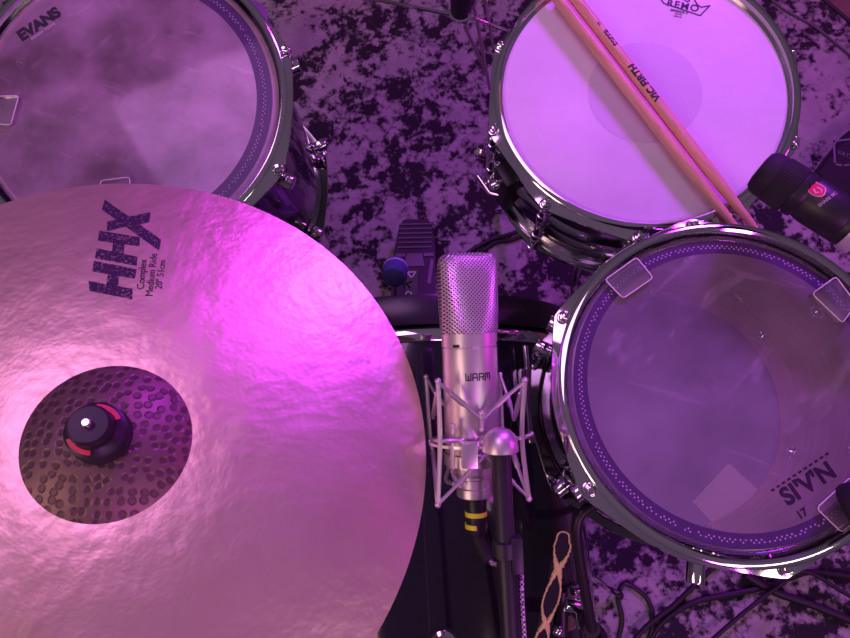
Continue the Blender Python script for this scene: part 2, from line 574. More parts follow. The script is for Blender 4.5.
# ================================================================== DRUM BUILDERS
def ear_fn(angles, w=.34):
    def f(a):
        best = 0
        for q in angles:
            d = abs((a - q + PI) % (2 * PI) - PI)
            if d < w:
                t = 1 - d / w
                best = max(best, t * t * (1.4 - .4 * t))
        return best
    return f
def hoop_profile(R, wall, fl, z, s=1):
    """triple flanged hoop; lip at z, flange below (s=1) or above (s=-1)"""
    p = [(wall, -.0005), (wall + .002, .0012), (R - .002, .0008), (R, -.0008), (R - .0016, -.0028), (wall + .0038, -.0036),
         (wall + .0030, -.0125), (wall + .0048, -.0132), (fl, -.0168, 1), (fl + .0006, -.0180, 1), (fl - .0005, -.0193, 1), (wall + .002, -.0172), (wall, -.0150)]
    return [(q[0], z + s * q[1], q[2] if len(q) > 2 else 0) for q in p]
def drum(root, R, H, shell_r, angles, shell_mat, head_mat, earbump=.012, inner=None, lugkind='barrel', ringed=False, reso=None, arc=None):
    """R: hoop lip radius, H: lip to lip height; local z=0 bottom lip, z=H top lip"""
    wall = R - .0085
    fl = R + .0030
    ear = ear_fn(angles)
    n = 160
    MB().lathe(hoop_profile(R, wall, fl, H), n, None, lambda a: ear(a) * earbump).build('top_hoop', CHROME, root)
    MB().lathe(hoop_profile(R, wall, fl, 0, -1), n, None, lambda a: ear(a) * earbump).build('bottom_hoop', CHROME, root)
    z0, z1 = .010, H - .010
    if lugkind == 'tube':                                                     # beaded metal shell
        zm = (z0 + z1) / 2
        out = [(shell_r, z1), (shell_r, zm + .026), (shell_r + .003, zm + .023), (shell_r + .0062, zm + .017), (shell_r + .003, zm + .011), (shell_r, zm + .008), (shell_r, zm - .010), (shell_r + .003, zm - .014), (shell_r + .0062, zm - .020), (shell_r + .003, zm - .026), (shell_r, zm - .030), (shell_r, z0 + .03), (shell_r - .004, z0 + .024), (shell_r - .004, z0 + .020), (shell_r, z0 + .014), (shell_r, z0)]
        prof = out + [(shell_r - .006, z0), (shell_r - .006, z1)]
    else:
        prof = [(shell_r - .004, z1), (shell_r, z1 - .004), (shell_r, z0 + .004), (shell_r - .004, z0)]
        prof += [(shell_r - .0055, z0 + .001), (shell_r - .0055, z1 - .001)]
    sh = MB().lathe(prof, 128).build('shell', shell_mat, root)
    if inner:
        rr = shell_r - .0056
        MB().lathe([(rr, z0 + .002), (rr, z1 - .002), (rr - .003, z1 - .006), (rr - .003, z0 + .006)], 128).build('inner_ply', inner, sh)
    hz = H - .0078
    hr = wall - .0012
    # batter head: film disc with collar stepping down over the bearing edge
    hd = MB().solid([(hr, hz - .012), (hr, hz - .004), (hr - .003, hz - .0008), (hr - .006, hz), (hr - .05, hz), (.05, hz), (1e-5, hz)], 128)
    head = hd.build('batter_head', head_mat, root) if head_mat is COATED else None
    if head is None:
        hd.bm.free()
        hd = MB()
        hd.lathe([(hr, hz - .010), (hr - .001, hz - .003), (hr - .005, hz - .0002), (hr - .012, hz), (hr * .5, hz), (1e-4, hz)], 128, closed=False)
        head = hd.build('batter_head', head_mat, root)
    if reso:
        MB().lathe([(hr, .018), (hr - .005, .0085), (hr * .5, .0082), (1e-4, .0082)], 96, closed=False).build('resonant_head', reso, root)
    if ringed:
        a0_, a1_ = arc or (0, 2 * PI)
        na = 128
        MB().ring_loft([[(r_ * math.cos(a0_ + (a1_ - a0_) * i / na), r_ * math.sin(a0_ + (a1_ - a0_) * i / na), hz + .0002) for r_ in (ringed[1], (ringed[0] + ringed[1]) / 2, ringed[0])] for i in range(na + 1)], False).build('control_ring', RING, head)
        MB().lathe([(hr - .006, hz - .0008), (ringed[1] + .0004, hz - .0008)], 128, closed=False).build('collar', COLLAR, head)
        d = MB()
        rm = (ringed[0] + ringed[1]) / 2
        for row in (-1, 1):
            cnt = 190
            for i in range(cnt):
                if random.random() < .12:
                    continue
                a = 2 * PI * (i + (.5 if row > 0 else 0)) / cnt
                if arc and not (arc[0] < a < arc[1] or arc[0] < a - 2 * PI < arc[1]):
                    continue
                r_ = rm + row * .0011
                M = Matrix.Translation((r_ * math.cos(a), r_ * math.sin(a), hz + .00025))
                d.prism([(.0009 * math.cos(q), .0009 * math.sin(q)) for q in (0, 1.57, 3.14, 4.71)], .00012, M)
        d.build('ring_vents', PERF, head)
    # lugs at both ends, each with its tension rod
    x0 = shell_r
    rx = x0 + .0125
    for sgn in (1, -1):
        def zz(d):                                             # distance below the nearer hoop
            return H - d if sgn > 0 else d
        lug = MB()
        zl = zz(.052) if lugkind == 'barrel' else H * .5 + sgn * .035
        if lugkind == 'barrel':
            lug.cyl((x0 + .0003, 0, zl), (x0 + .004, 0, zl), .013, .011, 24, .001)
            lug.cyl((x0 + .003, 0, zl), (x0 + .024, 0, zl), .0092, .0092, 24, .0015)
            lug.cyl((rx, 0, zl), (rx, 0, zl + sgn * .020), .0056, .0050, 16, .001)
        else:
            lug.cyl((x0 + .0005, 0, zl), (x0 + .005, 0, zl), .0075, .006, 18, .001)
            lug.cyl((x0 + .004, 0, zl), (rx, 0, zl), .0042, .0042, 14)
            lug.cyl((rx, 0, zl - .009), (rx, 0, zl + .009), .0068, .0068, 18, .0012)
            lug.cyl((rx, 0, H * .5 - sgn * .002), (rx, 0, H * .5 + sgn * .06), .0050, .0050, 18, .001)
        first = lug.build('lug', CHROME, root)
        zt = zz(.0165)
        rod = MB()
        rod.cyl((rx, 0, zt - sgn * .05), (rx, 0, zt + sgn * .002), .0026, .0026, 10)
        rod.cyl((rx, 0, zt), (rx, 0, zt + sgn * .0022), .0078, .0072, 20, .0006)
        rod.cyl((rx, 0, zt + sgn * .0018), (rx, 0, zt + sgn * .0055), .0058, .0052, 16, .0006)
        rod.box((.0058, .0058, .0075), Matrix.Translation((rx, 0, zt + sgn * .0085)), .0008)
        rod.build('tension_rod', CHROME, first)
        first.rotation_euler = (0, 0, angles[0])
        for a in angles[1:]:
            clone(first, root, a)
    if inner:
        sc0 = None
        for a in angles:
            for dz in (-(H - .104), .0):
                if sc0 is None:
                    sb = MB()
                    xi = shell_r - .0085
                    sb.cyl((xi + .001, 0, 0), (xi - .0012, 0, 0), .0095, .0085, 20, .0005)
                    sb.cyl((xi - .001, 0, 0), (xi - .0050, 0, 0), .0050, .0042, 14, .001)
                    sc0 = sb.build('lug_screw', CHROME, sh)
                    sc0.rotation_euler = (0, 0, a)
                    sc0.location = (0, 0, H - .052 + dz)
                else:
                    clone(sc0, sh, a, (0, 0, H - .052 + dz))
    return head, sh, hz

PERF = mat('perforation', (.55, .42, .62), .6)

def gel_pad(name, M, z, px_poly, label, group, th=.004, material=None):
    """a small slab lying on a drum head; outline surveyed on the head's plane"""
    pts = [to_local(M, x, y, z) for x, y in px_poly]
    b = MB()
    c = sum(pts, Vector()) / len(pts)
    poly = []
    n = len(pts)
    for i in range(n):                                        # round the corners a little
        p, a, q = pts[i], pts[i - 1], pts[(i + 1) % n]
        da, dq = (a - p).normalized(), (q - p).normalized()
        rr = .003
        for t in (0, .5, 1):
            if t == .5:
                v = p + (da + dq) * rr * .28
            else:
                v = p + (da if t == 0 else dq) * rr
            poly.append((v.x, v.y))
    ins = [(c.x + (x - c.x) * .95, c.y + (y - c.y) * .95) for x, y in poly]
    rings = [[M @ Vector((x, y, z)) for x, y in poly], [M @ Vector((x, y, z + th * .7)) for x, y in poly], [M @ Vector((x, y, z + th)) for x, y in ins]]
    b.ring_loft(rings, True, (True, True))
    o = b.build(name, material or GEL)
    MB().tube([M @ Vector((x, y, z + th)) for x, y in poly + poly[:2]], .0006, 6).build('edge', GELEDGE, o, world=True)
    return tag(o, label, 'damper pad', group)

# ================================================================== RACK TOM (lower right)
n_tom = cdir(-.052, .245, .967)
c_tom = at(733, 384.5, .573)
H_T = .222
tomM = frame(c_tom - n_tom * H_T, n_tom, C2W @ Vector((1, 0, 0)))
tom = thing('rack_tom', 'black rack tom with clear scuffed head and chrome hoop, at lower right', 'drum', tomM)
tom_angles = [math.radians(a) for a in (155, 215, 281, 337, 35, 95)]
tom_head, tom_shell, tz = drum(tom, .162, H_T, .1524, tom_angles, LACQ, FILM, .0095, MAPLE, ringed=(.1325, .1460), reso=RESO)

# ================================================================== SNARE
n_sn = cdir(-.070, .208, .976)
c_sn = at(644.5, 87.2, .757)
H_S = .185
snM = frame(c_sn - n_sn * H_S, n_sn, C2W @ Vector((1, 0, 0)))
snare = thing('snare_drum', 'chrome snare drum with white coated head and two sticks across it', 'drum', snM)
sn_angles = [math.radians(193 + 36 * i) for i in range(10)]
CHSHELL = mat('chromed_shell', (.74, .72, .76), .15, 1)
sn_head, sn_shell, sz = drum(snare, .185, H_S, .1778, sn_angles, CHSHELL, COATED, .008, None, 'tube')
# ================================================================== FLOOR TOM
n_ft = cdir(.028, .115, .99)
c_ft = at(125.5, 98, .706)
H_F = .355
ftM = frame(c_ft - n_ft * H_F, n_ft, C2W @ Vector((1, 0, 0)))
ftom = thing('floor_tom', 'black floor tom with cloudy clear head, behind the big cymbal', 'drum', ftM)
ft_angles = [math.radians(20 - 44 + 45 * i) for i in range(8)]
ft_head, ft_shell, fz = drum(ftom, .185, H_F, .1778, ft_angles, LACQ, CLOUDY, .008, MAPLE, ringed=(.148, .166), reso=RESO, arc=(math.radians(-112), math.radians(84)))
for k in range(3):
    a = math.radians((75, 195, 290)[k])
    ca, sa = math.cos(a), math.sin(a)
    Mi = ftM.inverted()
    top = Vector((ca * .196, sa * .196, H_F * .62))
    wp = ftM @ top
    tp = ftM @ Vector((ca * .196, sa * .196, H_F * .22))
    foot = tp + (tp - wp).normalized() * .05
    foot = Vector((tp.x + ca * .03, tp.y + sa * .03, RZ + .004))
    lg = MB().tube([Mi @ p for p in smooth_path([wp, tp, tp * .6 + foot * .4, foot], 5)], .0047, 10).build('leg', CHROME, ftom)
    MB().cyl(Mi @ (foot + Vector((0, 0, .03))), Mi @ (foot - Vector((0, 0, .004))), .010, .012, 16, .002).build('rubber_foot', RUBBER, lg)
    br = MB().box((.03, .034, .05), Matrix.Rotation(a, 4, 'Z') @ Matrix.Translation((.1915, 0, H_F * .42)), .004).build('leg_bracket', CHROME, ftom)
# shell crest, faint
cr = MB()
def shell_map(a0, z0):
    def f(co):
        a = a0 + co.x / .178
        r = .1781 + co.z
        return Vector((r * math.cos(a), r * math.sin(a), z0 + co.y))
    return f
fm = shell_map(math.radians(-44), .155)
out = [(-.035, .04), (.035, .04), (.04, .0), (.02, -.035), (0, -.05), (-.02, -.035), (-.04, 0)]
for i in range(len(out)):
    a, b_ = Vector((*out[i], 0)), Vector((*out[(i + 1) % len(out)], 0))
    d = (b_ - a).normalized()
    nn = Vector((-d.y, d.x, 0)) * .0014
    cr.prism([(p.x, p.y) for p in (a + nn, b_ + nn, b_ - nn, a - nn)], .0006, None, 0, fm)
zz = [(-.026 + i * .0087, (.010 if i % 2 else -.010)) for i in range(7)]
for (x0, y0), (x1, y1) in zip(zz, zz[1:]):
    cr.prism([(x0, y0 + .002), (x1, y1 + .002), (x1, y1 - .002), (x0, y0 - .002)], .0006, None, 0, fm)
FAINT = mat('faint_print', (.09, .06, .11), .3)
cr.build('shell_crest', FAINT, ft_shell)

# ================================================================== CYMBAL
n_cy = cdir(.207, .389, .898)
c_cy = at(117.3, 448.4, .494)
cyM = frame(c_cy, n_cy, C2W @ Vector((1, 0, 0)))
cym = thing('ride_cymbal', 'large bronze ride cymbal with dark hammered bell, at lower left', 'cymbal', cyM)
HB, RB = .028, .0605
def bow(r):
    return HB * (1 - (max(r - RB, 0) / (.254 - RB)) ** 1.45)
def cy_z(r):
    if r >= RB:
        return bow(r)
    t = r / RB
    return HB + .019 * (1 - t ** 2.2) 
prof = []
rs = [RB + (.254 - RB) * i / 30 for i in range(31)]
topp = [(r, cy_z(r)) for r in rs]
botp = [(r, cy_z(r) - .0014) for r in reversed(rs)]
MB().lathe(topp + botp, 180).build('bow', BRONZE, cym)
rs = [.006 + (RB - .006) * i / 16 for i in range(17)]
MB().lathe([(r, cy_z(r)) for r in rs] + [(r, cy_z(r) - .0014) for r in reversed(rs)], 128).build('bell', BELL, cym)

# printed logo: photo corners of the lettering give its frame on the bow
def on_cym(px, py):
    z = HB * .5
    for _ in range(6):
        p = to_local(cyM, px, py, z)
        z = cy_z(math.hypot(p.x, p.y))
    return p
def cym_surf(x, y, h):
    r = math.hypot(x, y)
    return Vector((x, y, cy_z(r) + h))
PRINT = mat('worn_stamp', (.03, .012, .05), .7)
PM = PRINT
nz = noise(PM, objco(PM), 420, 3, .7)
trn = N(PM, 'ShaderNodeBsdfTransparent')
mxs = N(PM, 'ShaderNodeMixShader')
L(PM, ramp(PM, nz, [(.52, (1, 1, 1)), (.60, (.25, .25, .25))]), mxs.inputs[0])
L(PM, trn.outputs[0], mxs.inputs[1])
L(PM, B(PM).outputs[0], mxs.inputs[2])
L(PM, mxs.outputs[0], PM.node_tree.nodes['Material Output'].inputs['Surface'])
lg = MB()
def px_poly(pts, h=.00025):
    """a flat printed patch whose corners were surveyed in the photo, split so that it follows the bow"""
    pa, pb, pc, pd = [on_cym(*p) for p in pts]
    k = 6
    rows = []
    for i in range(k + 1):
        s_ = i / k
        row = []
        for j in range(3):
            q_ = j / 2
            p = (pa * (1 - s_) + pb * s_) * (1 - q_) + (pd * (1 - s_) + pc * s_) * q_
            row.append(lg.bm.verts.new(cym_surf(p.x, p.y, h)))
        rows.append(row)
    for r0, r1 in zip(rows, rows[1:]):
        for j in range(2):
            lg.bm.faces.new((r0[j], r0[j + 1], r1[j + 1], r1[j]))
def cz(x, y):
    return (x / 3.986, 160 + y / 3.986)
for q in ([(353, 482), (357, 522), (527, 556), (530, 514)], [(374, 402), (368, 444), (538, 474), (545, 436)], [(432, 440), (424, 500), (470, 508), (478, 446)],
          [(386, 352), (378, 392), (545, 422), (548, 386)], [(396, 282), (390, 322), (556, 345), (558, 308)], [(452, 318), (446, 372), (492, 380), (498, 326)],
          [(418, 158), (406, 198), (634, 362), (642, 318)], [(428, 246), (426, 284), (514, 262), (506, 228)], [(514, 226), (520, 262), (596, 248), (600, 208)]):
    px_poly([cz(*p) for p in q], .00025 + random.random() * .0001)
lg.build('logo_stamp', PRINT, cym)
st = MB()
def cym_text(s, p0, p1, hpx, bold=.0):
    a, b_ = on_cym(*p0), on_cym(*p1)
    d = (b_ - a)
    ln = Vector((d.x, d.y)).length
    e1_ = Vector((d.x, d.y)).normalized()
    e2_ = Vector((-e1_.y, e1_.x))
    mid = (a + b_) / 2
    size = hpx
    def f(co):
        x = mid.x + e1_.x * co.x + e2_.x * co.y
        y = mid.y + e1_.y * co.x + e2_.y * co.y
        return cym_surf(x, y, .0004 + co.z)
    st.text(s, size, f, .0001, bold)
cym_text('Complex', cz(562, 506), cz(572, 406), .0085, .0)
cym_text('Medium Ride', cz(596, 536), cz(614, 380), .0085, .0)
cym_text('20" 51cm', cz(634, 506), cz(648, 408), .008, .0)
st.build('model_stamp', INK, cym)

# ---- cymbal stand (its nut and felt stand on the bell)
cz0 = Vector((0, 0, HB + .019))
stand = thing('cymbal_stand', 'chrome cymbal stand under the big ride, black quick nut on top', 'stand', Matrix.Translation((-.62, -.10, 0)))
def cyw(x, y, z):
    return cyM @ Vector((x, y, z))
Z0 = HB + .0185
nutM = cyM
nut = MB().solid([(.0185, Z0 + .0066), (.0205, Z0 + .009), (.0205, Z0 + .018), (.0165, Z0 + .020), (.0145, Z0 + .022), (.0145, Z0 + .033), (.0125, Z0 + .0358), (.006, Z0 + .0362)], 40, nutM).build('quick_nut', BLACK, stand, world=True)
MB().solid([(.020, Z0 + .0004), (.0215, Z0 + .001), (.0215, Z0 + .005), (.020, Z0 + .0064)], 40, nutM).build('felt_washer', RUBBER, stand, world=True)
for s in (0, 1):
    a0 = (math.radians(62), math.radians(240))[s]
    rg = MB()
    rings = []
    for i in range(13):
        a = a0 + (i / 12 - .5) * 1.15
        rings.append([nutM @ Vector((r * math.cos(a), r * math.sin(a), z)) for r, z in ((.0150, Z0 + .0200), (.0182, Z0 + .0196), (.0182, Z0 + .0216), (.0150, Z0 + .0220))])
    rg.ring_loft(rings, True, (True, True)).build('red_tab', RED, nut, world=True)
MB().solid([(.0034, Z0 + .030), (.0034, Z0 + .041), (.0024, Z0 + .0425)], 16, nutM).build('rod_tip', CHROME, stand, world=True)
rod_b = cyw(0, 0, -.09)
MB().cyl(cyw(0, 0, HB + .012), rod_b, .004, .004, 12).build('tilter_rod', CHROME, stand, world=True)
MB().solid([(.019, -.020), (.021, -.018), (.021, HB + .009), (.010, HB + .013)], 30, cyM).build('lower_felt', RUBBER, stand, world=True)
elbow = Vector((-.62, -.10, .60))
MB().sphere(rod_b, .020, (1, 1, 1), 18).build('tilter', CHROME, stand, world=True)
MB().tube([rod_b, elbow], .0095, 16).build('boom_arm', CHROME, stand, world=True)
MB().sphere(elbow, .028, (1, 1, 1), 18).build('boom_clamp', CHROME, stand, world=True)
MB().cyl(elbow, (-.62, -.10, .16), .0127, .0127, 20).build('column', CHROME, stand, world=True)
for a in (105, 190, 300):
    ca, sa = math.cos(math.radians(a)), math.sin(math.radians(a))
    ft_ = Vector((-.62 + ca * .27, -.10 + sa * .27, RZ + .012))
    l_ = MB().tube([(-.62, -.10, .33), ft_], .008, 12).build('leg', CHROME, stand, world=True)
    MB().tube([(-.62, -.10, .165), (Vector((-.62, -.10, .33)) * .5 + ft_ * .5)], .005, 8).build('brace', CHROME, l_, world=True)
    MB().sphere(ft_, .013, (1.3, 1.3, .9)).build('rubber_foot', RUBBER, l_, world=True)

# ================================================================== BASS DRUM
BR = .254
bz = .292
btop = on(436, 337, bz + BR + .004)                       # top of the batter-side rim
yaw = math.radians(-3)
bax = Vector((math.sin(yaw), math.cos(yaw), 0))           # axis towards the drummer
bx0 = on(402, 333, bz + BR)
bM = frame(Vector((bx0.x, bx0.y, bz)), bax, Vector((1, 0, 0)))   # local z = towards the drummer, local y = up?
bass = thing('bass_drum', 'black glossy bass drum lying below the mic, between cymbal and tom', 'drum', bM)
up_l = bM.inverted().to_3x3() @ Vector((0, 0, 1))
up_a = math.atan2(up_l.y, up_l.x)
MB().lathe([(BR, .0), (BR, -.42), (BR - .007, -.42), (BR - .007, 0)], 160).build('shell', LACQ, bass)
MB().lathe([(BR + .0045, .0055), (BR + .006, .003), (BR + .006, -.010), (BR + .0045, -.0125), (BR + .0005, -.0125), (BR + .0005, .0055)], 160).build('flesh_hoop', CHROME, bass)
HOOPM = mat('black_hoop', (.022, .018, .026), .28)
MB().lathe([(BR + .004, .010), (BR + .012, .008), (BR + .0135, .012), (BR + .0135, .044), (BR + .012, .048), (BR + .004, .048)], 160).build('batter_hoop', HOOPM, bass)
MB().lathe([(BR + .004, -.43), (BR + .0135, -.432), (BR + .0135, -.466), (BR + .004, -.468)], 160).build('front_hoop', HOOPM, bass)
MB().solid([(BR + .0035, .010), (BR + .003, .0140), (.1, .0145), (.001, .0145)], 128).build('batter_head', mat('bass_head', (.03, .025, .035), .4), bass)
MB().solid([(BR + .003, -.445), (.1, -.446), (.001, -.446)], 128).build('front_head', mat('front_head', (.03, .025, .035), .3), bass)
lug0 = None
for i in range(8):
    a = up_a + math.radians(-60 + 45 * i + 8)
    if lug0 is None:
        lb = MB()
        lb.box((.018, .022, .10), Matrix.Translation((BR + .007, 0, -.10)), .005)
        lb.cyl((BR + .010, 0, -.06), (BR + .010, 0, -.02), .004, .004, 12)
        lug0 = lb.build('lug', CHROME, bass)
        lug0.rotation_euler = (0, 0, a)
    else:
        clone(lug0, bass, a)
# air vent on top of the shell
vp = to_local(bM, 443, 640, 0)
def on_bass(px, py, r):
    Mi = bM.inverted()
    o = Mi @ CAM
    d = Mi.to_3x3() @ ray(px, py)
    a = d.x ** 2 + d.y ** 2
    b_ = o.x * d.x + o.y * d.y
    c_ = o.x ** 2 + o.y ** 2 - r * r
    disc = b_ * b_ - a * c_
    if disc < 0:
        return None
    return o + d * ((-b_ - math.sqrt(disc)) / a)
v_ = on_bass(443, 644, BR)
vr = Vector((v_.x, v_.y, 0)).normalized()
Mv = frame(v_, vr, Vector((0, 0, 1)))
MB().lathe([(.006, .0005), (.007, .004), (.011, .0055), (.0155, .004), (.0170, .0005), (.0165, -.004), (.006, -.004)], 40, Mv).build('air_vent', CHROME, bass)
MB().lathe([(.0185, -.001), (.0185, .0008), (.0165, .0008), (.0165, -.001)], 40, Mv).build('vent_gasket', RUBBER, bass)
# seams in the wrap
for px in (428, ):
    p_ = on_bass(px, 600, BR)
    rr_ = Vector((p_.x, p_.y, 0)).normalized()
    Ms = frame(Vector((rr_.x * BR, rr_.y * BR, -.21)), rr_, Vector((0, 0, 1)))
    MB().box((.41, .0022, .0006), Ms).build('wrap_seam', RUBBER, bass)
for s in (-1, 1):
    a = up_a + s * math.radians(118)
    d = Vector((math.cos(a), math.sin(a), 0))
    p0 = bM @ (d * (BR - .004) + Vector((0, 0, -.34)))
    ou = (bM.to_3x3() @ d)
    p1 = Vector((p0.x + ou.x * .16, p0.y - .10, RZ + .010))
    sp = MB().tube([p0, p1], .006, 10).build('spur', CHROME, bass, world=True)
    MB().sphere(p1, .009, (1, 1, 1), 12).build('spur_foot', RUBBER, sp, world=True)

# ================================================================== PEDAL
pc = on(418, 262, .06)
py_hoop = (bM @ Vector((0, 0, .048))).y
pedx = on(412, 285, .05).x
ped = thing('kick_pedal', 'black kick drum pedal on the rug behind the bass drum', 'pedal', Matrix.Translation((pedx, py_hoop + .15, RZ)))
heel = on(418, 222, .045)
toe = Vector((pedx + .004, py_hoop + .035, .135))
hx = heel.x
PEDM = mat('pedal_metal', (.045, .040, .050), .45, .4)
PEDL = mat('pedal_ridge', (.17, .15, .19), .45, .4)
bdir = (toe - Vector((hx, heel.y, .05)))
ln = bdir.length
Mb = frame((toe + Vector((hx, heel.y, .05))) / 2, bdir.cross(Vector((1, 0, 0))) * -1, Vector((1, 0, 0)))
if (Mb.to_3x3() @ Vector((0, 0, 1))).z < 0:
    Mb = frame((toe + Vector((hx, heel.y, .05))) / 2, bdir.cross(Vector((1, 0, 0))), Vector((1, 0, 0)))
ys = 1 if (Mb.to_3x3() @ Vector((0, 1, 0))).y > 0 else -1
def bo(u, w):                                             # u across, w along (0 heel .. 1 toe)
    return (u, ys * (ln / 2 - w * ln))
plate = [bo(-.036, .06), bo(-.026, .0), bo(.026, .0), bo(.036, .06), bo(.044, .30), bo(.047, 1.0), bo(-.047, 1.0), bo(-.044, .30)]
fb = MB().prism(plate, .007, Mb).build('footboard', PEDM, ped, world=True, smooth=False)
rg = MB()
for i in range(6):
    w = .05 + i * .045
    rg.prism([bo(-.036, w), bo(.036, w), bo(.036, w + .012), bo(-.036, w + .012)], .0025, Mb, .007)
rg.prism([bo(-.040, .34), bo(-.020, .34), bo(-.020, .37), bo(-.040, .37)], .0025, Mb, .007)
rg.prism([bo(.020, .34), bo(.040, .34), bo(.040, .37), bo(.020, .37)], .0025, Mb, .007)
for s in (-1, 1):
    rg.prism([bo(s * .041, .40), bo(s * .034, .40), bo(s * .028, .62), bo(s * .035, .62)], .002, Mb, .007)
rg.prism([bo(-.016, .34), bo(.016, .34), bo(.022, .46), bo(-.022, .46)], .002, Mb, .007)
rg.build('tread', PEDL, fb, world=True, smooth=False)
logo = MB()
def outline(poly, w, M, z0, h):
    k = len(poly)
    for i in range(k - (0 if poly[0] != poly[-1] else 1)):
        a, b_ = Vector(poly[i]), Vector(poly[(i + 1) % k])
        d = (b_ - a).normalized()
        nn = Vector((-d.y, d.x)) * w / 2
        logo.prism([tuple(a + nn - d * w / 2), tuple(b_ + nn + d * w / 2), tuple(b_ - nn + d * w / 2), tuple(a - nn - d * w / 2)], h, M, z0)
zl = .120
Ml = Matrix.Translation((0, 0, zl))
def pl(x, y):
    p = on(300 + x / 3.986, 180 + y / 3.986, zl)
    return (p.x, p.y)
side = MB()
q = [pl(422, 356), pl(470, 356), pl(470, 478), pl(418, 478)]
side.prism(q, .006, Matrix.Translation((0, 0, zl - .0065)))
side.build('side_plate', PEDM, ped, world=True, smooth=False)
for poly in ([(428, 368), (462, 366), (444, 390)], [(446, 404), (424, 414), (440, 430)], [(452, 470), (432, 474), (420, 458), (426, 446), (440, 446)]):
    pq = [pl(*p) for p in poly]
    if len(poly) == 3 and poly[0][1] == 404:
        for a, b_ in ((pq[0], pq[1]), (pq[1], pq[2])):
            outline([a, b_, a], .0022, Ml, .0, .001)
    else:
        outline(pq, .0022, Ml, 0, .001)
logo.build('plate_letters', WHITEINK, ped, world=True, smooth=False)
cl = on(445, 288, .13)
MB().box((.12, .075, .05), Matrix.Translation((cl.x + .012, py_hoop + .045, .150)), .006).build('hoop_clamp', BLACK, ped, world=True)
MB().cyl((pedx - .06, py_hoop + .05, .10), (pedx + .10, py_hoop + .05, .10), .008, None, 16).build('axle', STEEL, ped, world=True)
for s in (-.06, .10):
    MB().box((.014, .03, .16), Matrix.Translation((pedx + s, py_hoop + .05, RZ + .08)), .003).build('upright', PEDM, ped, world=True)
MB().box((.07, .20, .006), Matrix.Translation((pedx + .01, py_hoop + .13, RZ + .0035)), .002).build('base_plate', PEDM, ped, world=True)
bh = at(395, 272, 1.04)
cam_pt = Vector((on(394, 310, .12).x, py_hoop + .05, .10))
sd = (bh - cam_pt).normalized()
bt = MB().cyl(cam_pt, bh, .0035, None, 12).build('beater_shaft', STEEL, ped, world=True)
fd = Vector((0, -1, 0)) - sd * sd.dot(Vector((0, -1, 0)))
fd = (Vector((0, -.75, .66))).normalized()
Mbt = frame(bh, fd, Vector((1, 0, 0)))
MB().solid([(.016, -.024), (.0195, -.020), (.021, -.012), (.021, .012), (.0185, .018), (.010, .021)], 32, Mbt).build('beater_felt', FELT, bt, world=True)
MB().lathe([(.0211, -.013), (.0216, -.012), (.0216, -.009), (.0211, -.008)], 32, Mbt).build('beater_band', mat('pale_band', (.45, .42, .55), .5), bt, world=True)

# ================================================================== MICROPHONE in its cradle
MD = .55
tilt = math.radians(2.0)
mz = cdir(-math.sin(tilt), math.cos(tilt), 0)
my = cdir(0, 0, -1)                                        # away from the camera
mx_ = my.cross(mz)
base = at(474.6, 496, MD)
micM = Matrix.Translation(base) @ Matrix((mx_, my, mz)).transposed().to_4x4()
yawm = math.radians(12)                                    # front turned a little to the right
micR = micM @ Matrix.Rotation(yawm, 4, 'Z')
K = MD / FPX
mic = thing('microphone', 'satin nickel studio condenser mic with wire grille, held in a wire cradle', 'microphone', micR)
MB().solid([(.0145, .0), (.0160, .0012), (.0160, .0085), (.0152, .0095), (.0158, .0100), (.0158, .0170), (.0135, .0180)], 64).build('base_nut', NICKEL, mic)
MB().solid([(.0140, .0175), (.0175, .0180), (.0175, .0285), (.0150, .0290)], 64).build('lower_collar', NICKEL, mic)
body = MB().solid([(.0200, .0285), (.0225, .0300), (.0246, .0335), (.0246, .1330), (.0240, .1335), (.0240, .1342), (.0250, .1346), (.0250, .1460), (.0240, .1468)], 96).build('body', NICKEL, mic)
# grille: round at the foot, wedge-flattened towards the top
rings = []
prof_g = [(0, 1, 1), (.004, 1.02, 1.0), (.02, 1.03, .93), (.04, 1.04, .80), (.055, 1.045, .70), (.062, 1.03, .62), (.0665, .985, .53), (.0695, .90, .42), (.0710, .75, .30), (.0716, .5, .16), (.0718, .2, .05)]
for z, a, b_ in prof_g:
    r_ = []
    e = 2 + min(z / .05, 1) * 1.6
    for i in range(72):
        t = 2 * PI * i / 72
        c_, s_ = math.cos(t), math.sin(t)
        r_.append(Vector((math.copysign(abs(c_) ** (2 / e), c_) * .0252 * a, math.copysign(abs(s_) ** (2 / e), s_) * .0252 * b_, .1462 + z)))
    rings.append(r_)
MB().ring_loft(rings, True, (True, True)).build('grille', GRILLE, mic, angle=1.0)
def mic_map(zc, a0, r=.0246):
    def f(co):
        a = a0 + co.x / r
        rr = r + .0002 + co.z
        return Vector((rr * math.cos(a), rr * math.sin(a), zc + co.y))
    return f
bdg = MB()
wm = mic_map(.1088, -PI / 2 + .0)
glyphs = [([(-.5, .5), (-.42, -.5), (0, -.5), (0, .2)], 0), ([(0, -.5), (.42, -.5), (.5, .5)], 0),
          ([(-.45, -.5), (-.35, .5), (.35, .5), (.45, -.5)], 1), ([(-.4, -.1), (.4, -.1)], 1),
          ([(-.45, -.5), (-.45, .5), (.35, .5), (.42, .0), (-.45, -.02)], 2), ([(.05, -.02), (.45, -.5)], 2),
          ([(-.5, -.5), (-.46, .5), (0, .5), (0, -.2)], 3), ([(0, .5), (.46, .5), (.5, -.5)], 3)]
